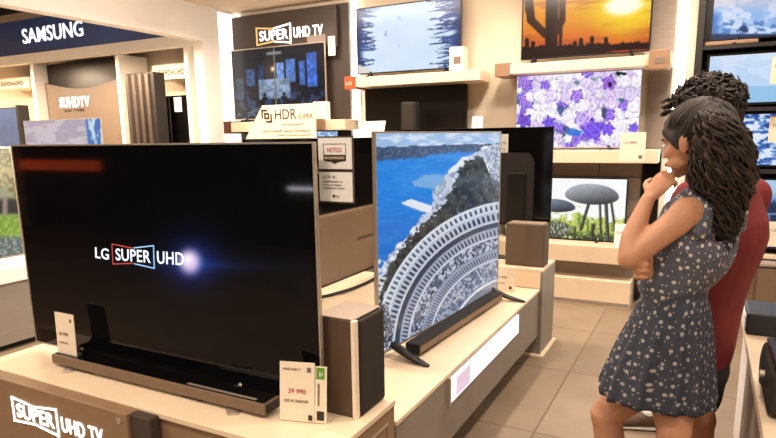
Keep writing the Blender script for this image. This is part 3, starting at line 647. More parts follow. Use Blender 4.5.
card('small white card hanging beside the right edge of the arena television', (-1.32, 4.238, 1.33), (.065, 0, 0), (0, 0, .18), M['whitec'], lines=(('UHD', .2, .6, .6, .12, 'greyink'), ('TV', .2, .35, .5, .1, 'greyink')), stand=False)
card('cream price card standing at the far end of the long counter', (-1.205, 3.78, P2Z), (.14, .04, 0), (0, .01, .16), lines=(('29 990', .15, .55, .5, .1, 'greyink'), ('UHD', .15, .3, .4, .08, 'greyink'), ('#', .75, .1, .12, .12, 'ink')))

# ------------------------------------------------------------------ right foreground counter
t = T('display_counter', 'white counter at the right edge beside the man in red', 'counter', (.85, 1.9, 0))
MB().box(.19, 1.6, .9, 3.2, .665, .70, bev=.004).build('top', M['cream'], t)
MB().box(.215, 1.58, .92, 3.18, .06, .665).build('body', M['wallw'], t)
MB().box(.26, 1.5, 1.0, 3.1, 0, .06).build('plinth', M['dark'], t)
MB().box(.205, .2155, 2.1, 2.7, .12, .60).build('side_panel', M['mauve'], t)
t = T('gift_box', 'dark navy box with white end standing on the right counter', 'box', (.36, 2.85, .70))
MB().box(.19, .56, 2.72, 2.95, .70, .79, bev=.008).build('body', M['navy'], t)
MB().box(.186, .19, 2.74, 2.93, .71, .77).build('label', M['whitec'], t)
t = T('camera_bag', 'black padded bag with strap on the right counter', 'bag', (.42, 2.1, .70))
MB().box(.205, .64, 1.9, 2.22, .70, .84, bev=.02).build('body', M['cloth'], t, smooth=True)
MB().box(.215, .63, 1.91, 2.21, .838, .852, bev=.006).build('lid', M['black'], t)
MB().limb([(.24, 2.2, .85), (.205, 2.17, .82), (.197, 2.08, .76), (.2, 2.0, .78), (.235, 1.93, .85)], [(.004, .012)]*5, seg=8).build('strap', M['dark'], t, smooth=True)
MB().cyl((.198, 2.06, .775), .014, .014, 'x').build('buckle', M['silver'], t)
MB().box(.26, .58, 1.892, 1.902, .72, .81, bev=.003).build('pocket', M['black'], t)
# ------------------------------------------------------------------ brand panel on the back wall
t = T('brand_panel', 'dark taupe wall panel with super uhd tv lettering', 'sign', (-4.27, 5.83, 1.2))
MB().box(-5.03, -3.48, 5.80, BY, 1.39, 2.905).build('board', M['panel'], t)
MB().box(-5.04, -3.60, 5.74, 5.80, 2.46, 2.885, bev=.003).build('header', M['panel'], t)
A = atY(257.5, 45.5, 5.738); B = atY(291, 41.5, 5.738); C = atY(256, 28.5, 5.738)
Bx = atY(323, 38, 5.738)
super_logo((A.x, 5.738, 2.555), (Bx.x-A.x, 0, 0), (0, 0, .185), t, (M['gold_lit'], M['white_lit']), M['white_lit'], split=(B.x-A.x)/(Bx.x-A.x), th=.016, bold=.015, depth=.01)
tv, _ = make_tv('wall television showing a dark lobby under the super uhd panel', 1.33, .80, (-4.39, 5.70, 1.70), 0, pic_lobby, SC['bright'], M['silver'], bz=.012, lift=.02, feet=(-.45, .45), footlen=.06); MB().box(-.2, .2, .04, .098, .3, .5).build('wall_bracket', M['black'], tv, world=False)
card('small white note stuck above the lobby television', (-3.98, 5.735, 2.49), (.24, 0, 0), (0, 0, .11), M['mauve'], stand=False, th=.004, name='note', cat='note')
card('small white card hanging right of the lobby television', (-3.71, 5.735, 2.37), (.09, 0, 0), (0, 0, .2), M['whitec'], lines=(('UHD', .2, .6, .6, .12, 'greyink'),), stand=False)

def ledge(label, x0, x1, y0, z0, z1, endm, dx=.12, group='display ledges'):
    t = T('wall_ledge', label, 'shelf', ((x0+x1)/2, (y0+BY)/2, z0), group=None)
    MB().box(x0+dx, x1, y0, 5.80, z0, z1, bev=.004).build('board', M['cream'], t)
    MB().box(x0, x0+dx, y0-.004, 5.80, z0-.015, z1+.015, bev=.003).build('end_panel', endm, t)
    return t
lg = ledge('cream wall ledge under the lobby television', -5.04, -3.38, 5.5, 1.58, 1.69, mat('brown_red_end', (92, 44, 32), rough=.5, noise=.05, nscale=20), .11)
lg2 = ledge('cream wall ledge with orange end under the snowy television', -3.37, -1.91, 5.5, 2.005, 2.10, M['orange'], .13)
lg3 = ledge('cream wall ledge with tan end under the cactus television', -1.77, -.30, 5.5, 2.04, 2.125, M['tan'], .14)
lg4 = ledge('cream wall ledge under the purple flower television', -1.75, -.36, 5.5, 1.255, 1.365, M['cream'], .1)
text('LG', (-3.35, 5.495, 2.03), (.07, 0, 0), (0, 0, .035), M['paper'], lg2, depth=.002)
for (x, w_, h_, z, lab) in ((-.47, .15, .15, 2.0, 'small tan box at the right end of the cactus ledge'), (-2.22, .14, .22, 2.10, 'cream box standing right of the snowy television')):
    dy = .1395 if x > -1 else 0; t = T('carton', lab, 'box', (x+w_/2, 5.6-dy, z))
    MB().box(x, x+w_, 5.52-dy*.85, 5.64-dy, z, z+h_, bev=.004).build('body', M['tan'] if x > -1 else M['paper'], t)
    MB().box(x+w_*.3, x+w_*.8, 5.517-dy*.85, 5.52-dy*.85, z+h_*.3, z+h_*.6).build('label', M['greyink'], t)
o = MB().box(-3.79, -3.62, 5.52, 5.6, 1.69, 1.88, bev=.003).build('carton', M['paper']); tag(o, 'cream upright box right of the hdr sign', 'box')
o = MB().box(-3.80, -3.62, 5.45, 5.497, 1.58, 1.70, bev=.003).build('carton', M['tan']); tag(o, 'small tan box fixed to the front of the ledge by the hdr sign', 'box')

# hdr sign
t = T('hdr_sign', 'large cream hdr super sign with slanted left side', 'sign', (-4.1, 5.3, 1.391))
YY = 5.30
MB().prism([(-4.62, 1.391), (-3.615, 1.391), (-3.615, 1.853), (-4.295, 1.853), (-4.43, 1.67), (-4.48, 1.60)], YY, YY+.02, 'y').build('board', M['paper'], t)
MB().box(-4.55, -4.45, YY+.02, YY+.14, 1.391, 1.43).box(-3.75, -3.72, YY+.02, YY+.14, 1.391, 1.43).build('bracket', M['silver'], t)
text('HDR', (-4.13, YY-.001, 1.70), (.28, 0, 0), (0, 0, .105), M['ink'], t, bold=0)
text('SUPER', (-3.83, YY-.001, 1.70), (.19, 0, 0), (0, 0, .05), M['greyink'], t)
text('PICTURE QUALITY', (-4.04, YY-.001, 1.63), (.28, 0, 0), (0, 0, .025), M['greyink'], t)
text('HIGH DYNAMIC RANGE TELEVISION', (-4.30, YY-.001, 1.565), (.62, 0, 0), (0, 0, .026), M['greyink'], t)
text('SUPER UHD 4K QUALITY', (-4.11, YY-.001, 1.52), (.44, 0, 0), (0, 0, .022), M['greyink'], t)
bars2d(MB(), (-4.30, YY-.001, 1.68), (.12, 0, 0), (0, 0, .12), [((0, .4), (0, 1)), ((0, 1), (.5, 1)), ((1, .6), (1, 0)), ((1, 0), (.5, 0)), ((.3, .3), (.3, .7)), ((.3, .7), (.7, .7)), ((.7, .7), (.7, .3)), ((.7, .3), (.3, .3))], .018, .003).build('emblem', M['ink'], t)
tvs, _ = make_tv('small blue screen peeking out under the hdr sign', .34, .18, (-3.53, 5.33, 1.391), 0, pic_blue, SC['bright'], M['black'], bz=.006, lift=.0, bulge=False, nx=40, ny=30)

# televisions on the back wall
make_tv('wall television showing snow and dark blue firs', 1.165, .66, (-2.76, 5.72, 2.10), 0, pic_winter, SC['bright'], M['black'], lift=.05, feet=(-.42, .42), footlen=.07)
make_tv('wall television showing a cactus at sunset', 1.10, .65, (-1.045, 5.73, 2.125), 0, pic_cactus, SC['bright'], M['black'], lift=.055, feet=(-.42, .40), footlen=.07)
make_tv('wall television filled with purple and white flowers', 1.09, .665, (-1.077, 5.69, 1.365), 0, pic_flowers, SC['bright'], M['silver'], bz=.01, lift=.012, feet=(-.3, .3), footlen=.08, nx=200, ny=120)
make_tv('low television showing grey mushrooms in grass', 1.11, .575, (-1.152, 5.69, .535), 0, pic_mushroom, SC['bright'], M['black'], bz=.01, lift=.005, feet=(-.3, .3), footlen=.08, nx=200, ny=120)
t = T('television', 'switched off television under the snowy television ledge', 'television', (-2.7, 5.76, 1.5))
MB().box(-3.27, -2.13, 5.74, 5.79, 1.40, 2.0, bev=.005).build('body', M['black'], t)
MB().box(-3.255, -2.145, 5.738, 5.74, 1.415, 1.985).build('screen', mat('switched_off_screen', (22, 16, 12), rough=.3, noise=.4, nscale=3), t)
MB().box(-2.9, -2.5, 5.6, 5.8, 1.39, 1.40).build('base', M['black'], t)
t = T('shelf', 'dark shelf behind the top of the arena television', 'shelf', (-2.6, 5.6, 1.34))
MB().box(-5.03, -1.79, 5.26, BY, 1.34, 1.39, bev=.003).build('board', M['dark'], t)
MB().box(-5.02, -4.98, 5.32, BY, .0, 1.34).box(-3.38, -3.34, 5.32, BY, .0, 1.34).box(-1.84, -1.80, 5.32, BY, 0, 1.34).build('side_panel', M['dark'], t)
t = T('speaker', 'narrow black column speaker before the switched off television', 'speaker', (-2.6, 5.4, 1.39))
MB().box(-2.675, -2.52, 5.4, 5.5, 1.40, 1.83, bev=.01).build('cabinet', M['dark'], t)
MB().box(-2.655, -2.54, 5.394, 5.4, 1.43, 1.81, bev=.002).build('grille', M['cloth'], t)
MB().box(-2.69, -2.50, 5.39, 5.51, 1.39, 1.40).build('foot', M['black'], t)
P = atY(357, 131, 5.3); Q = atY(380, 131, 5.3)
card('white slanted price card on the dark shelf beside the light column', (P.x, 5.32, 1.391), (Q.x-P.x, 0, 0), (-.03, .16, .27), M['paper'], lines=(('UHD 55', .3, .65, .35, .1, 'greyink'), ('19 990', .3, .45, .35, .1, 'greyink')))
card('tiny card standing above the arena television corner', (-1.92, 5.30, 1.391), (.1, 0, 0), (0, .04, .28), M['whitec'], lines=(('UHD', .2, .7, .5, .1, 'greyink'),))
t = T('soundbar', 'dark soundbar on the shelf behind the arena television', 'soundbar', (-2.4, 5.33, 1.39))
MB().box(-2.86, -2.05, 5.30, 5.375, 1.40, 1.47, bev=.01).build('body', M['black'], t)
MB().box(-2.8, -2.7, 5.31, 5.36, 1.39, 1.40).box(-2.3, -2.2, 5.31, 5.36, 1.39, 1.40).build('foot', M['black'], t)
MB().box(-2.84, -2.07, 5.298, 5.30, 1.41, 1.46).build('grille', M['cloth'], t)
card('small white card at the right end of the flower ledge', (-.66, 5.4985, 1.27), (.2, 0, 0), (0, .0, .24), M['paper'], lines=(('14 990', .15, .6, .5, .1, 'greyink'), ('#', .75, .1, .15, .12, 'greyink')), stand=False)
card('small white card beside the mushroom television', (-.66, 5.45, .52), (.12, 0, 0), (0, .03, .22), M['whitec'], lines=(('9 990', .15, .6, .6, .1, 'greyink'),))
t = T('wall_panel', 'mauve grey back panel behind the mushroom television', 'panel', (-1.1, 5.8, .3))
MB().box(-1.76, -.50, 5.77, BY, .0, 1.25).build('board', M['mauve'], t)
MB().box(-.86, -.855, 5.766, 5.77, 1.12, 1.25).box(-1.76, -.5, 5.766, 5.77, 1.118, 1.123).build('groove', M['dark'], t)
o = MB().box(-.49, -.345, 5.74, BY, .02, 1.33, bev=.004).build('gap_panel', M['gloss']); tag(o, 'narrow tall black panel right of the mushroom television', 'panel')
o = MB().box(-.33, -.325, 5.8, BY, .02, 1.33)and None
t = T('low_ledge', 'low stepped cream ledge along the floor under the mushroom television', 'shelf', (-1.1, 5.6, 0))
MB().box(-1.77, -.50, 5.44, 5.765, .385, .535, bev=.004).build('top', M['cream'], t)
MB().box(-1.76, -.51, 5.60, 5.76, .24, .385).build('recess', M['mauve'], t)
MB().box(-1.77, -.50, 5.42, 5.765, .0, .24, bev=.004).build('base', M['cream'], t)
MB().box(-1.77, -.50, 5.415, 5.42, .02, .05).build('kick_strip', M['mauve'], t)

# bay of televisions at the right
t = T('television_rack', 'tall black rack holding the stacked blue televisions', 'rack', (.6, 5.7, 0))
MB().box(-.145, -.095, 5.55, 5.84, 0, 2.85).build('upright', M['dark'], t)
MB().box(1.45, 1.5, 5.55, 5.84, 0, 2.85).build('upright', M['dark'], t)
MB().box(-.095, 1.45, 5.78, 5.84, 0.5, 2.85).build('back_board', M['black'], t)
for z in (2.14, 1.66, 1.18): MB().box(-.095, 1.45, 5.56, 5.78, z, z+.03).build('shelf_board', M['dark'], t)
MB().box(-.095, 1.45, 5.55, 5.78, .51, .535).build('shelf_board', M['cream'], t)
make_tv('top rack television showing blue glacier ice', 1.20, .45, (.545, 5.62, 2.17), 0, pic_glacier, SC['bright'], M['black'], bz=.014, lift=.035, feet=(-.4, .4), footlen=.05)
make_tv('second rack television showing a pale sea horizon', 1.20, .40, (.545, 5.62, 1.69), 0, pic_horizon, SC['bright'], M['black'], bz=.018, lift=.02, feet=(-.4, .4), footlen=.05)
make_tv('third rack television showing rippling water', 1.20, .42, (.545, 5.62, 1.21), 0, pic_waves, SC['bright'], M['black'], bz=.014, lift=.02, feet=(-.4, .4), footlen=.05)
make_tv('lowest rack television showing a night blue scene', 1.20, .56, (.545, 5.62, .56), 0, pic_night, SC['bright'], M['black'], bz=.014, lift=.02, feet=(-.4, .4), footlen=.05)
o = MB().box(-.08, .28, 5.57, 5.61, 2.172, 2.20, bev=.004).build('soundbar', M['tan']); tag(o, 'thin tan soundbar before the glacier television', 'soundbar')
for (a, z, w_, h_, lab) in ((.385, 1.86, .12, .2, 'cream card over the sea horizon television'), (.41, 1.42, .12, .2, 'white card over the rippling water television'), (.47, .60, .14, .2, 'cream card before the lowest rack television')):
    card(lab, (a, 5.613, z), (w_, 0, 0), (0, 0, h_), M['paper'], lines=(('UHD', .2, .6, .6, .12, 'greyink'),), stand=False)
t = T('cabinet', 'brown low cabinet under the rack of blue televisions', 'cabinet', (.7, 5.45, 0))
MB().box(-.14, 1.5, 5.38, 5.53, .05, .48).build('body', M['brownback'], t)
MB().box(-.15, 1.51, 5.36, 5.53, .48, .50, bev=.003).build('top', M['mauve'], t)
for x in (-.12, .42, .96): 
    d = MB().box(x, x+.52, 5.365, 5.38, .07, .465, bev=.003).build('door', M['brownback'], t); MB().box(x+.44, x+.46, 5.35, 5.365, .25, .36).build('handle', M['steel'], d)
MB().box(-.1, 1.45, 5.40, 5.52, 0, .05).build('plinth', M['dark'], t)

# orange sign and white light box behind the camera (seen mirrored in the dark screen)
def refl(x, y): p = atY(x, y, 1.58+1.58+3.5); return p.x, p.z
x0, z1 = refl(20, 160); x1, z0 = refl(99, 171)
t = T('wall_sign', 'orange lit sign on the shop wall behind the photographer', 'sign', ((x0+x1)/2, -3.5, z0))
MB().box(x0, x1, -3.54, -3.5, z0, z1).build('board', M['orange_lit'], t)
text('LG', (x0+(x1-x0)*.5, -3.499, z0+.05), (-(x1-x0)*.1, 0, 0), (0, 0, (z1-z0)*.5), M['paper'], t)
x0, z1 = refl(288, 187); x1, z0 = refl(313, 191)
o = MB().box(x0, x1, -3.56, -3.5, z0, z1).build('light_bar', mat('lit_bar', (255, 255, 255), emit=(240, 240, 255), estr=14)); tag(o, 'white light bar on the shop wall behind the photographer', 'light')

# ------------------------------------------------------------------ the hall seen through the opening at the left
t = T('fascia', 'deep blue fascia with white samsung lettering over a white beam', 'sign', (-8, 5.4, 2.5))
MB().box(-10.9, -5.2, 5.35, 5.40, 2.675, 3.125).build('board', M['fascia'], t)
MB().box(-10.9, -5.2, 5.30, 5.42, 2.555, 2.675, bev=.004).build('beam', M['wallw'], t)
MB().box(-10.9, -5.2, 5.345, 5.42, 3.125, 3.22).build('top_rail', M['mauve'], t)
MB().box(-10.9, -5.2, 5.42, 5.84, 3.22, 3.5).build('back_board', M['dark'], t)
text('SAMSUNG', (-8.39, 5.348, 2.815), (1.25, 0, 0), (0, 0, .19), M['white_lit'], t, bold=.004, depth=.01)
for i, (x, w_) in enumerate(((-8.30, .07), (-6.585, .06), (-5.42, .06), (-10.2, .07))):
    o = MB().box(x-w_/2, x+w_/2, 5.36, 5.80, 0, 2.553).build('divider_post', M['wallw']); tag(o, ['white divider left of the taupe brand panel', 'white divider right of the taupe brand panel', 'white divider beside the opening jamb', 'white divider far left in the side hall'][i], 'divider')
t = T('brand_panel', 'black and taupe panel with white suhd tv lettering', 'sign', (-7.5, 5.5, .9))
MB().box(-8.25, -6.63, 5.55, 5.845, .0, 2.55).build('board', M['black'], t)
pts = [(-8.25, .9), (-6.72, .9), (-6.72, 2.29)]+[(-6.72-1.53*k/12, 2.29-.10*math.sin(math.pi*k/12)+.01*k/12) for k in range(1, 12)]+[(-8.25, 2.30)]
MB().prism(pts, 5.50, 5.55, 'y').build('curved_front', mat('taupe_panel_light', (112, 97, 84), rough=.5, noise=.04, nscale=5), t)
text('SUHDTV', (-7.98, 5.498, 1.955), (.62, 0, 0), (0, 0, .14), M['white_lit'], t, bold=.02, depth=.006)
text('SMART TV SERIES', (-7.90, 5.498, 1.90), (.42, 0, 0), (0, 0, .03), M['ink'], t, depth=.004)
for lab, x0, x1, z0, z1, s in (('cream suhd versus uhd board left of the taupe panel', -9.4, -8.62, 2.26, 2.41, 'SUHDvsUHD'), ('cream suhd versus uhd board beside the opening', -6.14, -5.48, 2.225, 2.40, 'SUHDvsUHD')):
    t = T('title_board', lab, 'sign', ((x0+x1)/2, 5.5, z0))
    MB().box(x0, x1, 5.50, BY, z0, z1, bev=.004).build('board', M['paper'], t)
    text(s, (x0+.12, 5.498, z0+.045), (x1-x0-.24, 0, 0), (0, 0, (z1-z0)*.4), M['ink'], t, bold=.02)
# televisions of the hall
t = T('partition', 'tall dark ribbed partition beside the taupe brand panel', 'partition', (-5.9, 5.15, 0))
MB().box(-6.13, -5.68, 5.10, 5.26, 0, 2.27).build('body', M['dark'], t)
for x in (-6.11, -6.0, -5.89, -5.78): MB().box(x, x+.05, 5.06, 5.10, 0.0, 2.25).build('rib', M['panel'], t)
t = T('television', 'dark glossy television with white triangle display beside the opening', 'television', (-5.75, 5.4, 1.0))
MB().box(-5.995, -5.47, 5.40, 5.845, .0, 2.02, bev=.004).build('body', M['gloss'], t)
MB().prism([(-5.99, 1.53), (-5.86, 1.53), (-5.97, 1.95)], 5.395, 5.4, 'y').build('triangle_display', M['paper'], t)
MB().box(-5.79, -5.775, 5.392, 5.40, 1.16, 2.0).build('rib', M['steel'], t)
MB().box(-5.70, -5.58, 5.392, 5.40, 1.83, 2.0).build('label', M['whitec'], t)
make_tv('far television showing dusky blue at the left edge of the hall', 1.2, .68, (-8.57, 4.92, 1.12), 0, pic_dusk, SC['bright'], M['black'], feet=(-.3, .3), footlen=.08, lift=.15, nx=60, ny=40)
make_tv('long lilac television with blue right end under the suhd lettering', 1.5, .62, (-7.14, 4.9, 1.12), 0, pic_lilac, SC['bright'], M['silver'], bz=.006, lift=.03, feet=(-.5, .5), footlen=.08, nx=120, ny=60)
o = MB().box(-7.955, -7.905, 4.86, 5.0, 1.121, 1.97).build('screen_separator', M['dark']); tag(o, 'thin dark upright panel between the two far televisions', 'panel')
t = T('display_counter', 'long counter carrying the televisions under the taupe brand panel', 'counter', (-7.7, 4.9, 0))
MB().box(-10.5, -6.3, 4.6, 5.3, 1.0, 1.12, bev=.004).build('top', M['cream'], t)
MB().box(-10.45, -6.35, 4.65, 5.28, 0, 1.0).build('body', M['grey'], t)
# near counter of the hall with the garden television
t = T('display_counter', 'grey counter with white top at the left edge carrying the garden television', 'counter', (-4.65, 2.2, 0))
MB().box(-5.02, -4.40, .9, 4.4, .50, .61, bev=.004).build('top', M['wallw'], t)
MB().box(-5.01, -4.42, .92, 4.38, .05, .50).build('body', M['grey'], t)
MB().box(-4.98, -4.48, .95, 4.35, 0, .05).build('plinth', M['dark'], t)
tvg, _ = make_tv('television at the left edge showing a garden with stone arches', 1.35, .79, (-4.43, 1.965, .61), R(90), pic_garden, SC['bright'], M['silver'], bz=.012, lift=.07, nx=160, ny=110)
MB().box(-.4, .4, -.015, .04, 0, .069, bev=.004).build('base', M['tan'], tvg, world=False)
# ------------------------------------------------------------------ people
def hand_prims(mb, wrist, d, n, s, L=.17, curl=(35, 45, 30), spread=.0, thumb=1, k=1.0):
    """palm and five fingers. d: wrist->knuckles, n: direction the fingers curl to, s: thumb side."""
    d, n, s = Vector(d).normalized(), Vector(n).normalized(), Vector(s)
    s = (s-d*s.dot(d)); s = (s-n*s.dot(n)*0).normalized(); n = (n-d*n.dot(d)); n = (n-s*n.dot(s)).normalized(); w = Vector(wrist)
    pl = L*.50
    mb.limb([w, w+d*pl*.5, w+d*pl*.95], [(.021*k, .015*k), (.031*k, .014*k), (.034*k, .011*k)], seg=12, flat=s)
    lens = (.40, .44, .41, .33)
    for i, t in enumerate((.026, .009, -.009, -.026)):
        p = w+d*pl*(.93-.03*abs(i-1.2))+s*t*k; a = 0; pts = [p-d*.015, p]; dd = d+s*(t*spread*10)
        seg = [lens[i]*L*f for f in (.46, .31, .25)]
        for c, l in zip(curl, seg):
            a += c*(1+.08*(i-1)); q = R(a); v = (dd*math.cos(q)+n*math.sin(q)).normalized(); pts.append(pts[-1]+v*l)
        mb.limb(pts, [.0085*k, .0088*k, .0080*k, .0072*k, .0062*k], seg=10, smooth=2)
    b = w+d*pl*.25+s*.024*k
    v1 = (d*.6+s*.65+n*.45).normalized(); v2 = (d*.85+s*.15+n*.55*thumb).normalized()
    mb.limb([b-s*.008, b+v1*L*.17, b+v1*L*.17+v2*L*.17, b+v1*L*.17+(v2+n*.3*thumb).normalized()*L*.31], [.0125*k, .0105*k, .0092*k, .0072*k], seg=10, smooth=2)

def head_prims(mb, c, f, up, k=1.0, male=False):
    """head about centre c facing f; returns the local frame function"""
    f = Vector(f).normalized(); up = Vector(up); up = (up-f*up.dot(f)).normalized(); s = f.cross(up)   # s: its right side
    Mx = Matrix((f, s, up)).transposed()
    P = lambda a, b, z: Vector(c)+Mx@(Vector((a, b, z))*k)
    E = lambda a, b, z, ra, rb, rz, sub=3: mb.ell(P(a, b, z), (ra*k, rb*k, rz*k), Mx, sub)
    E(-.012, 0, .022, .094, .074, .082); E(.030, 0, -.020, .058, .058, .072); E(.042, 0, -.062, .043, .042, .036)
    E(.070, 0, -.088, .020, .021, .016); E(.068, 0, .030, .024, .052, .022)
    E(.078, 0, .014, .014, .044, .008)
    mb.limb([P(.082, 0, .012), P(.098, 0, -.012), P(.106, 0, -.026)], [.0075*k, .009*k, .0115*k], seg=10, smooth=2)
    for b in (-1, 1):
        E(.098, b*.012, -.030, .009, .008, .007, 2); E(.055, b*.040, -.022, .026, .020, .024)
        E(-.006, b*.076, -.008, .017, .006, .030, 2); E(-.012, b*.082, .002, .013, .007, .020, 2)
        E(.040, b*.046, -.058, .032, .012, .020)
    E(.092, 0, -.052, .010, .022, .0055, 2); E(.090, 0, -.061, .011, .019, .0065, 2)
    return P, Mx
SKIN = mat('warm_skin', (190, 140, 110), rough=.5, spec=.35, noise=.05, nscale=9)
SKIN2 = mat('tanned_skin', (172, 122, 94), rough=.5, spec=.35, noise=.05, nscale=9)
HAIR = mat('dark_brown_hair', (36, 26, 20), rough=.6, spec=.5, noise=.35, nscale=40)
HAIRL = mat('brown_hair_lock', (64, 47, 34), rough=.55, spec=.5, noise=.3, nscale=40)
def dress_mat():
    m = bpy.data.materials.new('grey_blue_dress_with_white_dots'); m.use_nodes = True; nt = m.node_tree; b = nt.nodes['Principled BSDF']
    tc = nt.nodes.new('ShaderNodeTexCoord')
    def vor(scale, off):
        mp = nt.nodes.new('ShaderNodeMapping'); mp.inputs['Location'].default_value = off
        v = nt.nodes.new('ShaderNodeTexVoronoi'); v.inputs['Scale'].default_value = scale; v.inputs['Randomness'].default_value = .75
        nt.links.new(tc.outputs['UV'], mp.inputs[0]); nt.links.new(mp.outputs[0], v.inputs['Vector']); v.voronoi_dimensions = '2D'; return v
    def thr(v, r):
        n = nt.nodes.new('ShaderNodeMapRange'); n.inputs['From Min'].default_value = r; n.inputs['From Max'].default_value = r*.72
        nt.links.new(v.outputs['Distance'], n.inputs['Value']); return n
    a = thr(vor(29, (0, 0, 0)), .185); c = thr(vor(40, (.31, .17, 0)), .10)
    mxm = nt.nodes.new('ShaderNodeMath'); mxm.operation = 'MAXIMUM'; nt.links.new(a.outputs[0], mxm.inputs[0]); nt.links.new(c.outputs[0], mxm.inputs[1])
    n = nt.nodes.new('ShaderNodeTexNoise'); n.inputs['Scale'].default_value = 60
    rp = nt.nodes.new('ShaderNodeValToRGB'); rp.color_ramp.elements[0].color = (*lin((66, 72, 87)), 1); rp.color_ramp.elements[1].color = (*lin((94, 99, 114)), 1)
    nt.links.new(tc.outputs['Object'], n.inputs[0]); nt.links.new(n.outputs['Fac'], rp.inputs[0])
    mx = nt.nodes.new('ShaderNodeMix'); mx.data_type = 'RGBA'; mx.inputs[7].default_value = (*lin((206, 200, 196)), 1)
    nt.links.new(mxm.outputs[0], mx.inputs[0]); nt.links.new(rp.outputs[0], mx.inputs[6]); nt.links.new(mx.outputs[2], b.inputs['Base Color'])
    b.inputs['Roughness'].default_value = .85; return m
DRESS = dress_mat()
def cyl_uv(me, cx, cy, rad=.14):
    """cloth coordinates in metres: along the girth and the height (mesh still in world coordinates)"""
    uv = me.uv_layers.new(name='cloth')
    for p in me.polygons:
        c = p.center; a0 = math.atan2(c.y-cy, c.x-cx)
        for li in p.loop_indices:
            v = me.vertices[me.loops[li].vertex_index].co; a = math.atan2(v.y-cy, v.x-cx)
            if a-a0 > math.pi: a -= 2*math.pi
            if a0-a > math.pi: a += 2*math.pi
            uv.data[li].uv = (a*rad, v.z)

# --- woman
f = Vector((-.86, .51, 0)).normalized(); rt = Vector((f.y, -f.x, 0))        # facing, her right
wb = Vector((-.06, 2.02, 0))
W = T('person', 'woman in a sleeveless grey blue dotted dress, dark curly ponytail, hand at her chin', 'person', tuple(wb), group=None)
HC = atY(696, 142, 1.985); hf = Vector((-.85, .50, -.16))
body = MB()
Ph, Mh = head_prims(body, HC, hf, (0, 0, 1), k=.94)
base_n = Vector((.026, 2.03, 1.315))
body.limb([Ph(-.03, 0, -.05), (HC*.45+base_n*.55)+Vector((0, 0, -.005)), base_n+Vector((.0, 0, -.03))], [.046, .045, .058], seg=16)
hip = atY(676, 315, 2.03); waist = atY(675, 284, 2.02); chest = atY(694, 240, 2.02); shm = Vector((base_n.x, base_n.y, 1.275))
Mb = Matrix((f, rt, Vector((0, 0, 1)))).transposed()
body.limb([hip+Vector((0, 0, -.12)), hip, waist, chest, shm+Vector((0, 0, -.03))], [(.07, .105), (.074, .112), (.072, .10), (.088, .13), (.05, .12)], seg=20, flat=f)
ls = atY(684, 216, 1.90); rs = shm+rt*.125+Vector((-.02, 0, -.02))
body.limb([shm-rt*.04, ls+Vector((.004, .012, .004))], [(.045, .04), (.047, .05)], seg=14)
body.limb([shm+rt*.04, rs], [.042, .045], seg=14)
# left arm: raised hand at the chin
le = atY(628, 259, 1.83); lw = atY(648, 199, 1.90)
body.limb([ls, ls.lerp(le, .5)+Vector((-.004, -.004, -.004)), le], [.043, .037, .030], seg=16)
body.limb([le+Vector((.004, 0, .004)), le.lerp(lw, .35)+Vector((-.008, 0, 0)), lw], [.031, .031, .020], seg=16)
mouth = Ph(.10, -.006, -.062)
hd = (atY(667, 177, 1.93)-lw)
hand_prims(body, lw, hd, Vector((.7, .45, .3)), Vector((-.3, .5, .9)), L=.155, curl=(34, 46, 28), k=.88)
# right arm: crosses the waist, hand under the left elbow
re = rs+Vector((-.10, .06, -.25)); rw = atY(655, 271, 1.93)
body.limb([rs, re], [.045, .034], seg=14); body.limb([re, re.lerp(rw, .4), rw], [.035, .034, .022], seg=14)
hand_prims(body, rw, atY(634, 269, 1.86)-rw, Vector((.35, -.55, -.75)), Vector((-.2, .1, .9)), L=.165, curl=(30, 62, 42), k=.95)
# legs
def leg(mb, hipj, knee, ankle, toe, k=1.0):
    mb.limb([hipj, hipj.lerp(knee, .5), knee+Vector((0, 0, .03)), knee, knee.lerp(ankle, .3)+Vector((.012, 0, 0)), knee.lerp(ankle, .75), ankle], [.082*k, .07*k, .053*k, .05*k, .052*k, .034*k, .031*k], seg=18)
    mb.limb([ankle+Vector((.02, -.01, -.05)), ankle.lerp(toe, .5)+Vector((0, 0, -.015)), toe], [(.03, .03), (.036, .028), (.032, .014)], seg=12, flat=(0, 1, 0))
k1 = Vector(atY(608, 418, 1.96)); k1.z = .50; k2 = Vector((-.075, 1.94, .47))
leg(body, hip+rt*.055+Vector((0, 0, -.09)), atY(607, 421, 2.06), Vector((-.215, 2.10, .085)), Vector((-.35, 2.17, .03)))
leg(body, hip-rt*.05+Vector((.015, 0, -.09)), atY(673, 436, 1.94), Vector((-.03, 1.93, .085)), Vector((-.165, 2.0, .03)))
me = remeshed(body, 'body', .0045, 5)
bd = link_mesh('body', me, SKIN, W, smooth=True)
EYEW = mat('eye_white', (232, 226, 218), rough=.2, noise=.02, nscale=50); IRIS = mat('dark_iris', (46, 30, 22), rough=.2, noise=.1, nscale=60); LIP = mat('lip', (166, 92, 80), rough=.45, noise=.05, nscale=50)
def face_parts(P, Mx, root, k=1.0, brow=HAIR):
    for b in (-1, 1):
        e = MB().ell(P(.080, b*.031, .0), (.010*k, .0125*k, .007*k), Mx).build('eye', EYEW, root, smooth=True)
        MB().ell(P(.0885, b*.031, .0), (.003*k, .0055*k, .0055*k), Mx, 2).build('iris', IRIS, e, smooth=True)
        MB().limb([P(.092, b*.014, .016), P(.092, b*.03, .022), P(.080, b*.048, .017)], [.0025*k, .003*k, .002*k], seg=8).build('eyebrow', brow, root, smooth=True)
    MB().limb([P(.096, -.017, -.0565), P(.103, 0, -.0555), P(.096, .017, -.0565)], [.003*k, .0052*k, .003*k], seg=8).build('lips', LIP, root, smooth=True)
face_parts(Ph, Mh, W)

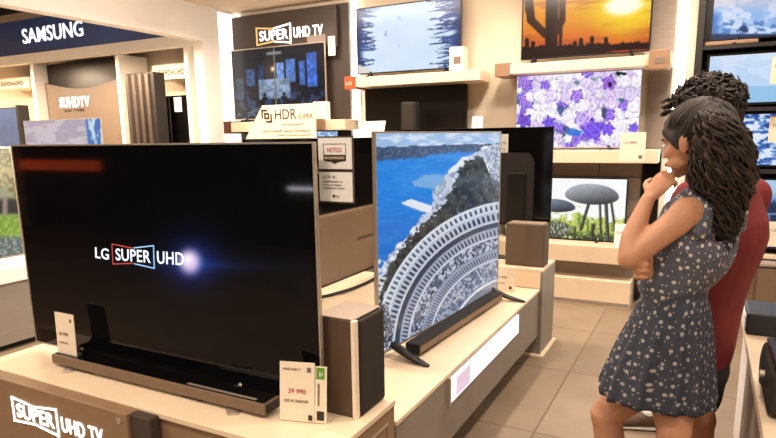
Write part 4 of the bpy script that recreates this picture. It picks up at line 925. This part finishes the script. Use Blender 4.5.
# dress: bodice and skirt in one cloth
dr = MB()
up_ = Vector((0, 0, 1))
dr.limb([waist+Vector((0, 0, -.02)), waist+Vector((0, 0, .03)), chest+Vector((0.0, 0, -.02)), chest+Vector((.002, 0, .03)), shm+Vector((.012, 0, -.045))], [(.088, .118), (.10, .132), (.108, .148), (.100, .142), (.066, .125)], seg=28, flat=f, smooth=4)
for sgn in (-1, 1):
    dr.limb([chest+rt*sgn*.085+f*.065+Vector((0, 0, .02)), shm+rt*sgn*.088+f*.03+Vector((0, 0, .018)), shm+rt*sgn*.09-f*.03+Vector((0, 0, .015)), chest+rt*sgn*.10-f*.075+Vector((0, 0, .04))], [(.03, .02)]*4, seg=12)
me = remeshed(dr, 'bodice', .006, 4)
bod = me
rows = [(279, 644, 708, .118), (285, 645, 706, .112), (291, 643, 707, .118), (300, 640, 710, .128), (320, 631, 713, .145), (345, 618, 715, .158), (370, 607, 716, .168), (385, 601, 717, .174), (393, 599, 717, .176)]
sk = bmesh.new(); N = 120; rings = []
for j, (y, xl, xr, ry) in enumerate(rows):
    a = atY(xl, y, 2.03); b = atY(xr, y, 2.03); z = atY((xl+xr)/2, y, 2.03).z; cx = (a.x+b.x)/2; rx = (b.x-a.x)/2; amp = .011*max(0, j-2)/6
    rg = []
    for i in range(N):
        th = 2*math.pi*i/N
        q = 1+ (amp/rx)*(.6*math.sin(13*th+.8*math.sin(2*th))+.4*math.sin(21*th+1.3))
        if j == 1: q = .985
        rg.append(sk.verts.new((cx+math.cos(th)*rx*q, 2.03+math.sin(th)*ry*q, z+.006*math.sin(3*th)*(j > 6))))
    rings.append(rg)
for A_, B_ in zip(rings, rings[1:]):
    for i in range(N): sk.faces.new((A_[i], A_[(i+1) % N], B_[(i+1) % N], B_[i]))
bmesh.ops.subdivide_edges(sk, edges=sk.edges[:], cuts=1, smooth=1.0, use_grid_fill=True)
g2 = bmesh.ops.extrude_face_region(sk, geom=sk.faces[:])
sk.normal_update()
me2 = bpy.data.meshes.new('skirt'); sk.to_mesh(me2); sk.free()
bm = bmesh.new(); bm.from_mesh(bod); bm.from_mesh(me2); cloth = bpy.data.meshes.new('dress'); bm.to_mesh(cloth); bm.free()
cyl_uv(cloth, .0, 2.03, .17)
link_mesh('dress', cloth, DRESS, W, smooth=True)

# hair cap and ponytail
hr = MB(); E = lambda a, b, z, ra, rb, rz: hr.ell(Ph(a, b, z), (ra*.94, rb*.94, rz*.94), Mh)
E(-.020, 0, .030, .097, .083, .088); E(.018, 0, .058, .076, .070, .052); E(-.05, 0, .0, .07, .08, .085)
for b in (-1, 1):
    hr.limb([Ph(.058, b*.050, .042), Ph(.034, b*.066, .015), Ph(.016, b*.072, -.015)], [.018, .013, .006], seg=10)
    hr.limb([Ph(-.055, b*.06, .0), Ph(-.065, b*.055, -.05), Ph(-.07, b*.03, -.08)], [.03, .028, .018], seg=10)
me = remeshed(hr, 'hair', .005, 4)
hro = link_mesh('hair', me, HAIR, W, smooth=True)
rnd = random.Random(5)
root = atY(708, 105, 1.955)
MB().limb([root+Vector((-.012, -.012, .004)), root+Vector((.014, .008, -.004))], [.014, .014], seg=14).build('hair_tie', M['dark'], hro, smooth=True)
def curl_lock(mb, pts, r0, amp, turns, n=34, ph=0, thick=1.0):
    P = []
    K = len(pts)-1
    for i in range(n):
        t = i/(n-1)*K; a = min(int(t), K-1); u_ = t-a
        p0, p1, p2, p3 = pts[max(0, a-1)], pts[a], pts[a+1], pts[min(K, a+2)]
        p = .5*((2*p1)+(p2-p0)*u_+(2*p0-5*p1+4*p2-p3)*u_*u_+(3*p1-p0-3*p2+p3)*u_**3)
        e = min(1, i/(n*.3)); th = ph+turns*2*math.pi*i/(n-1)
        P.append(p+Vector((math.cos(th), math.sin(th), 0))*amp*e+Vector((0, 0, math.sin(th*1.3)*amp*.3)))
    mb.limb(P, [r0*(1-.65*(i/(n-1))**2) for i in range(n)], seg=5, smooth=1, caps=False)
def tail(mb, cnt, seed, spread=1.0):
    q = random.Random(seed)
    for i in range(cnt):
        an = q.random()*2*math.pi; rr = math.sqrt(q.random())*spread
        ox, oy = math.cos(an)*rr, math.sin(an)*rr
        end = q.uniform(.55, 1.0) if rr < .75 else q.uniform(.4, .8)
        pts = [root+Vector((ox*.012, oy*.012, 0)), atY(713+ox*19, 107+9*rr-6*(1-rr), 1.95+oy*.075),
               atY(720+ox*31, 140, 1.965+oy*.105), atY(723+ox*33, 178, 1.97+oy*.10), atY(723+ox*24, 178+40*end, 2.0+oy*.075), atY(722+ox*15, 178+76*end, 2.0+oy*.06)]
        curl_lock(mb, [Vector(p) for p in pts], q.uniform(.0028, .0052), q.uniform(.005, .012), q.uniform(5, 10), ph=q.random()*6, n=46)
core = MB().limb([root, atY(716, 118, 1.975), atY(722, 150, 1.985), atY(724, 190, 2.0), atY(721, 232, 2.0)], [(.02, .02), (.055, .05), (.068, .062), (.062, .058), (.02, .02)], seg=18)
core.build('ponytail', HAIR, hro, smooth=True)
mb = MB(); tail(mb, 760, 11); mb.build('curls', HAIR, hro, smooth=True)
mb = MB(); tail(mb, 60, 23, 1.03); mb.build('highlight_curls', HAIRL, hro, smooth=True)
mb = MB()
Cc = Ph(-.016, 0, .034)
def onhead(th, ph, k): return Vector((math.cos(ph)*math.cos(th)*.101, math.cos(ph)*math.sin(th)*.087, math.sin(ph)*.094))*k*.94
rd = Mh.inverted()@(root-Cc); rd = rd.normalized()
for i in range(520):      # strands combed back over the cap to the hair tie
    th = rnd.uniform(-2.9, 2.9); lo = .50 if abs(th) < .6 else (.5-.55*(abs(th)-.6)/.9 if abs(th) < 1.5 else -.35)
    n0 = onhead(th, lo+rnd.uniform(-.05, .75), 1).normalized(); pts = []
    if n0.dot(rd) > .97: continue
    for k_ in range(8):
        t_ = k_/7; nn = n0.lerp(rd, t_).normalized(); q_ = Vector((nn.x*.101, nn.y*.087, nn.z*.094))*.94*(1.0+.025*math.sin(math.pi*t_)+rnd.uniform(-.006, .012))
        pts.append(Cc+Mh@q_)
    mb.limb(pts, [.0012]+[.0026]*6+[.0018], seg=5, smooth=2, caps=False)
mb.build('combed_strands', HAIR, hro, smooth=True)

# --- man behind her
fm = Vector((-.86, .51, 0)).normalized(); rm = Vector((fm.y, -fm.x, 0))
Mn = T('person', 'man in a dark red t-shirt with curly dark hair, mostly hidden behind the woman', 'person', (.02, 2.48, 0))
HM = atY(704, 119, 2.42)
body = MB(); Pm, Mm = head_prims(body, HM, (-.86, .5, -.18), (0, 0, 1), k=1.06, male=True)
shn = atY(726, 190, 2.46); hpm = atY(694, 348, 2.47); wsm = atY(706, 290, 2.47); chm = atY(722, 232, 2.47)
body.limb([Pm(-.03, 0, -.05), shn.lerp(HM, .35), shn+Vector((0, 0, -.02))], [.056, .058, .07], seg=16)
body.limb([hpm+Vector((0, 0, -.08)), hpm, wsm, chm, shn+Vector((0, 0, -.04))], [(.10, .15), (.11, .16), (.10, .145), (.12, .165), (.07, .15)], seg=20, flat=fm)
lsh = shn-rm*.17+Vector((-.035, 0, -.03)); rsh = shn+rm*.17+Vector((.01, 0, -.03))
lel = lsh+Vector((-.06, .02, -.26)); lwr = lel+Vector((-.02, .22, .06)); 
body.limb([lsh, lel], [.052, .042], seg=14); body.limb([lel, lel.lerp(lwr, .4), lwr], [.043, .041, .027], seg=14)
hand_prims(body, lwr, Vector((.3, .9, .1)), Vector((.7, .2, -.4)), Vector((-.2, .1, .9)), L=.185, curl=(40, 60, 40), k=1.05)
rel = rsh+Vector((-.09, .0, -.27)); rwr = rel+Vector((-.17, -.04, .02))
body.limb([rsh, rel], [.052, .042], seg=14); body.limb([rel, rel.lerp(rwr, .4), rwr], [.043, .04, .027], seg=14)
hand_prims(body, rwr, Vector((-.7, -.5, .1)), Vector((.2, -.5, -.8)), Vector((-.2, .1, .9)), L=.185, curl=(35, 50, 40), k=1.05)
leg(body, hpm-rm*.08+Vector((0, 0, -.05)), atY(699, 425, 2.38), Vector((-.005, 2.36, .09)), Vector((-.16, 2.44, .04)), k=1.05)
leg(body, hpm+rm*.08+Vector((0, 0, -.05)), Vector((-.03, 2.60, .47)), Vector((.0, 2.62, .09)), Vector((-.15, 2.70, .04)), k=1.05)
me = remeshed(body, 'body', .0055, 5); link_mesh('body', me, SKIN2, Mn, smooth=True)
face_parts(Pm, Mm, Mn, 1.06)
sh = MB()
sh.limb([hpm+Vector((.0, 0, -.03)), hpm+Vector((.004, 0, .04)), wsm, chm, shn+Vector((0, 0, -.035))], [(.118, .168), (.122, .17), (.122, .165), (.14, .185), (.085, .165)], seg=24, flat=fm)
sh.limb([lsh+Vector((.02, 0, .005)), lsh.lerp(lel, .75)], [.07, .063], seg=16); sh.limb([rsh+Vector((-.01, 0, .0)), rsh.lerp(rel, .75)], [.07, .063], seg=16)
sh.limb([shn+Vector((0, 0, -.02)), shn+Vector((-.005, 0, .03))], [.075, .066], seg=16)
me = remeshed(sh, 'shirt', .008, 5)
link_mesh('shirt', me, mat('dark_red_cotton', (112, 30, 34), rough=.85, noise=.12, nscale=14, bump=.4), Mn, smooth=True)
so = MB()
so.limb([hpm+Vector((0, 0, -.02)), hpm+Vector((0, 0, -.10))], [(.112, .16), (.115, .165)], seg=20, flat=fm)
for sg in (-1, 1): so.limb([hpm+rm*.08*sg+Vector((0, 0, -.08)), hpm+rm*.085*sg+Vector((-.01, 0, -.22))], [.088, .08], seg=16)
me = remeshed(so, 'shorts', .009, 4); link_mesh('shorts', me, mat('dark_cotton_shorts', (42, 40, 44), rough=.9, noise=.1, nscale=20), Mn, smooth=True)
hm = MB()
for a, b, z, ra, rb, rz in ((-.015, 0, .045, .108, .094, .085), (-.05, 0, .0, .075, .085, .08), (.05, 0, .075, .055, .066, .036)): hm.ell(Pm(a, b, z), (ra, rb, rz), Mm)
me = remeshed(hm, 'hair', .007, 3); hro = link_mesh('hair', me, HAIR, Mn, smooth=True)
mb = MB(); q = random.Random(9)
for i in range(420):
    th = q.uniform(0, 2*math.pi); ph = q.uniform(-.35, 1.45)
    n = Vector((math.cos(th)*math.cos(ph), math.sin(th)*math.cos(ph), math.sin(ph)))
    if n.x > .55 and n.z < .45: continue
    p = Pm(-.015+n.x*.102, n.y*.088, .045+n.z*.08); wn = Mm@n; tg = wn.orthogonal().normalized(); bt = wn.cross(tg)
    r_ = q.uniform(.008, .015); a0 = q.random()*6; hgt = q.uniform(.012, .026)
    pts = [p+wn*(hgt*t)+(tg*math.cos(a0+t*6)+bt*math.sin(a0+t*6))*r_*(.3+t*.8) for t in (0, .2, .4, .6, .8, 1)]
    mb.limb(pts, [.005, .005, .0045, .004, .003, .0015], seg=5, smooth=2, caps=False)
for i in range(40):     # loose locks at the front over the forehead and at the back
    s_ = 1 if i % 3 else -1
    p = Pm(.085*s_-.02*(s_ < 0), q.uniform(-.06, .06), .045+q.uniform(-.02, .045)); d = Mm@Vector((s_, 0, -.3)); 
    pts = [p+d*(.03*t)+Vector((q.uniform(-1, 1), q.uniform(-1, 1), q.uniform(-1, 1)))*.004 for t in (0, .35, .7, 1)]
    mb.limb(pts, [.006, .006, .004, .002], seg=5, smooth=2, caps=False)
mb.build('curls', HAIR, hro, smooth=True)
SH = mat('canvas_shoe', (96, 82, 70), rough=.8, noise=.15, nscale=40); SOLE = mat('rubber_sole', (206, 200, 190), rough=.6, noise=.05, nscale=40); DK = mat('dark_shoe', (40, 34, 32), rough=.7, noise=.1, nscale=40)
def shoe(parent, c, d, k=1.0, m=SH, top=SOLE, names=('shoe', 'sole')):
    c = Vector(c); d = Vector(d).normalized(); s = Vector((-d.y, d.x, 0))
    o = MB().limb([c-d*.10*k+Vector((0, 0, .055)), c-d*.03*k+Vector((0, 0, .055)), c+d*.07*k+Vector((0, 0, .04)), c+d*.15*k+Vector((0, 0, .03))], [(.038*k, .045*k), (.042*k, .045*k), (.045*k, .032*k), (.036*k, .02*k)], seg=16, flat=s).build(names[0], m, parent, smooth=True)
    MB().limb([c-d*.11*k+Vector((0, 0, .012)), c+Vector((0, 0, .012)), c+d*.16*k+Vector((0, 0, .012))], [(.04*k, .012), (.044*k, .012), (.038*k, .012)], seg=16, flat=s).build(names[1], top, o, smooth=True)
    return o
shoe(W, (-.245, 2.115, 0), (-.9, .45, 0), .95, DK); shoe(W, (-.06, 1.945, 0), (-.9, .45, 0), .95, DK)
shoe(Mn, (-.035, 2.375, 0), (-.88, .45, 0), 1.08, DK); shoe(Mn, (-.03, 2.635, 0), (-.88, .45, 0), 1.08, DK)
t = T('shoe', 'brown and white shoe on the floor seen between the legs of the woman', 'shoe', (-.22, 3.18, 0))
shoe(t, (-.20, 3.17, 0), (-.9, -.3, 0), 1.0, mat('brown_shoe', (84, 62, 48), rough=.7, noise=.2, nscale=30), SOLE, ('upper', 'sole'))
MB().limb([(-.17, 3.175, .09), (-.135, 3.185, .105)], [(.03, .03), (.034, .03)], seg=12).build('white_collar', M['whitec'], t, smooth=True)
# ------------------------------------------------------------------ camera
cd = bpy.data.cameras.new('camera'); cam = bpy.data.objects.new('camera', cd); COL.objects.link(cam)
cd.sensor_fit = 'HORIZONTAL'; cd.sensor_width = 36; cd.lens = FPX/776*36
cd.shift_x = 0; cd.shift_y = (CYP-219)/776
Mx = Matrix((_r, _u, -_F)).transposed().to_4x4(); Mx.translation = CAM; cam.matrix_world = Mx
cd.clip_start = .05
sc = bpy.context.scene; sc.camera = cam
sc.view_settings.view_transform = 'Standard'; sc.view_settings.look = 'None'; sc.view_settings.exposure = 0; sc.view_settings.gamma = 1
sc.view_settings.use_curve_mapping = False
sc.cycles.max_bounces = 6
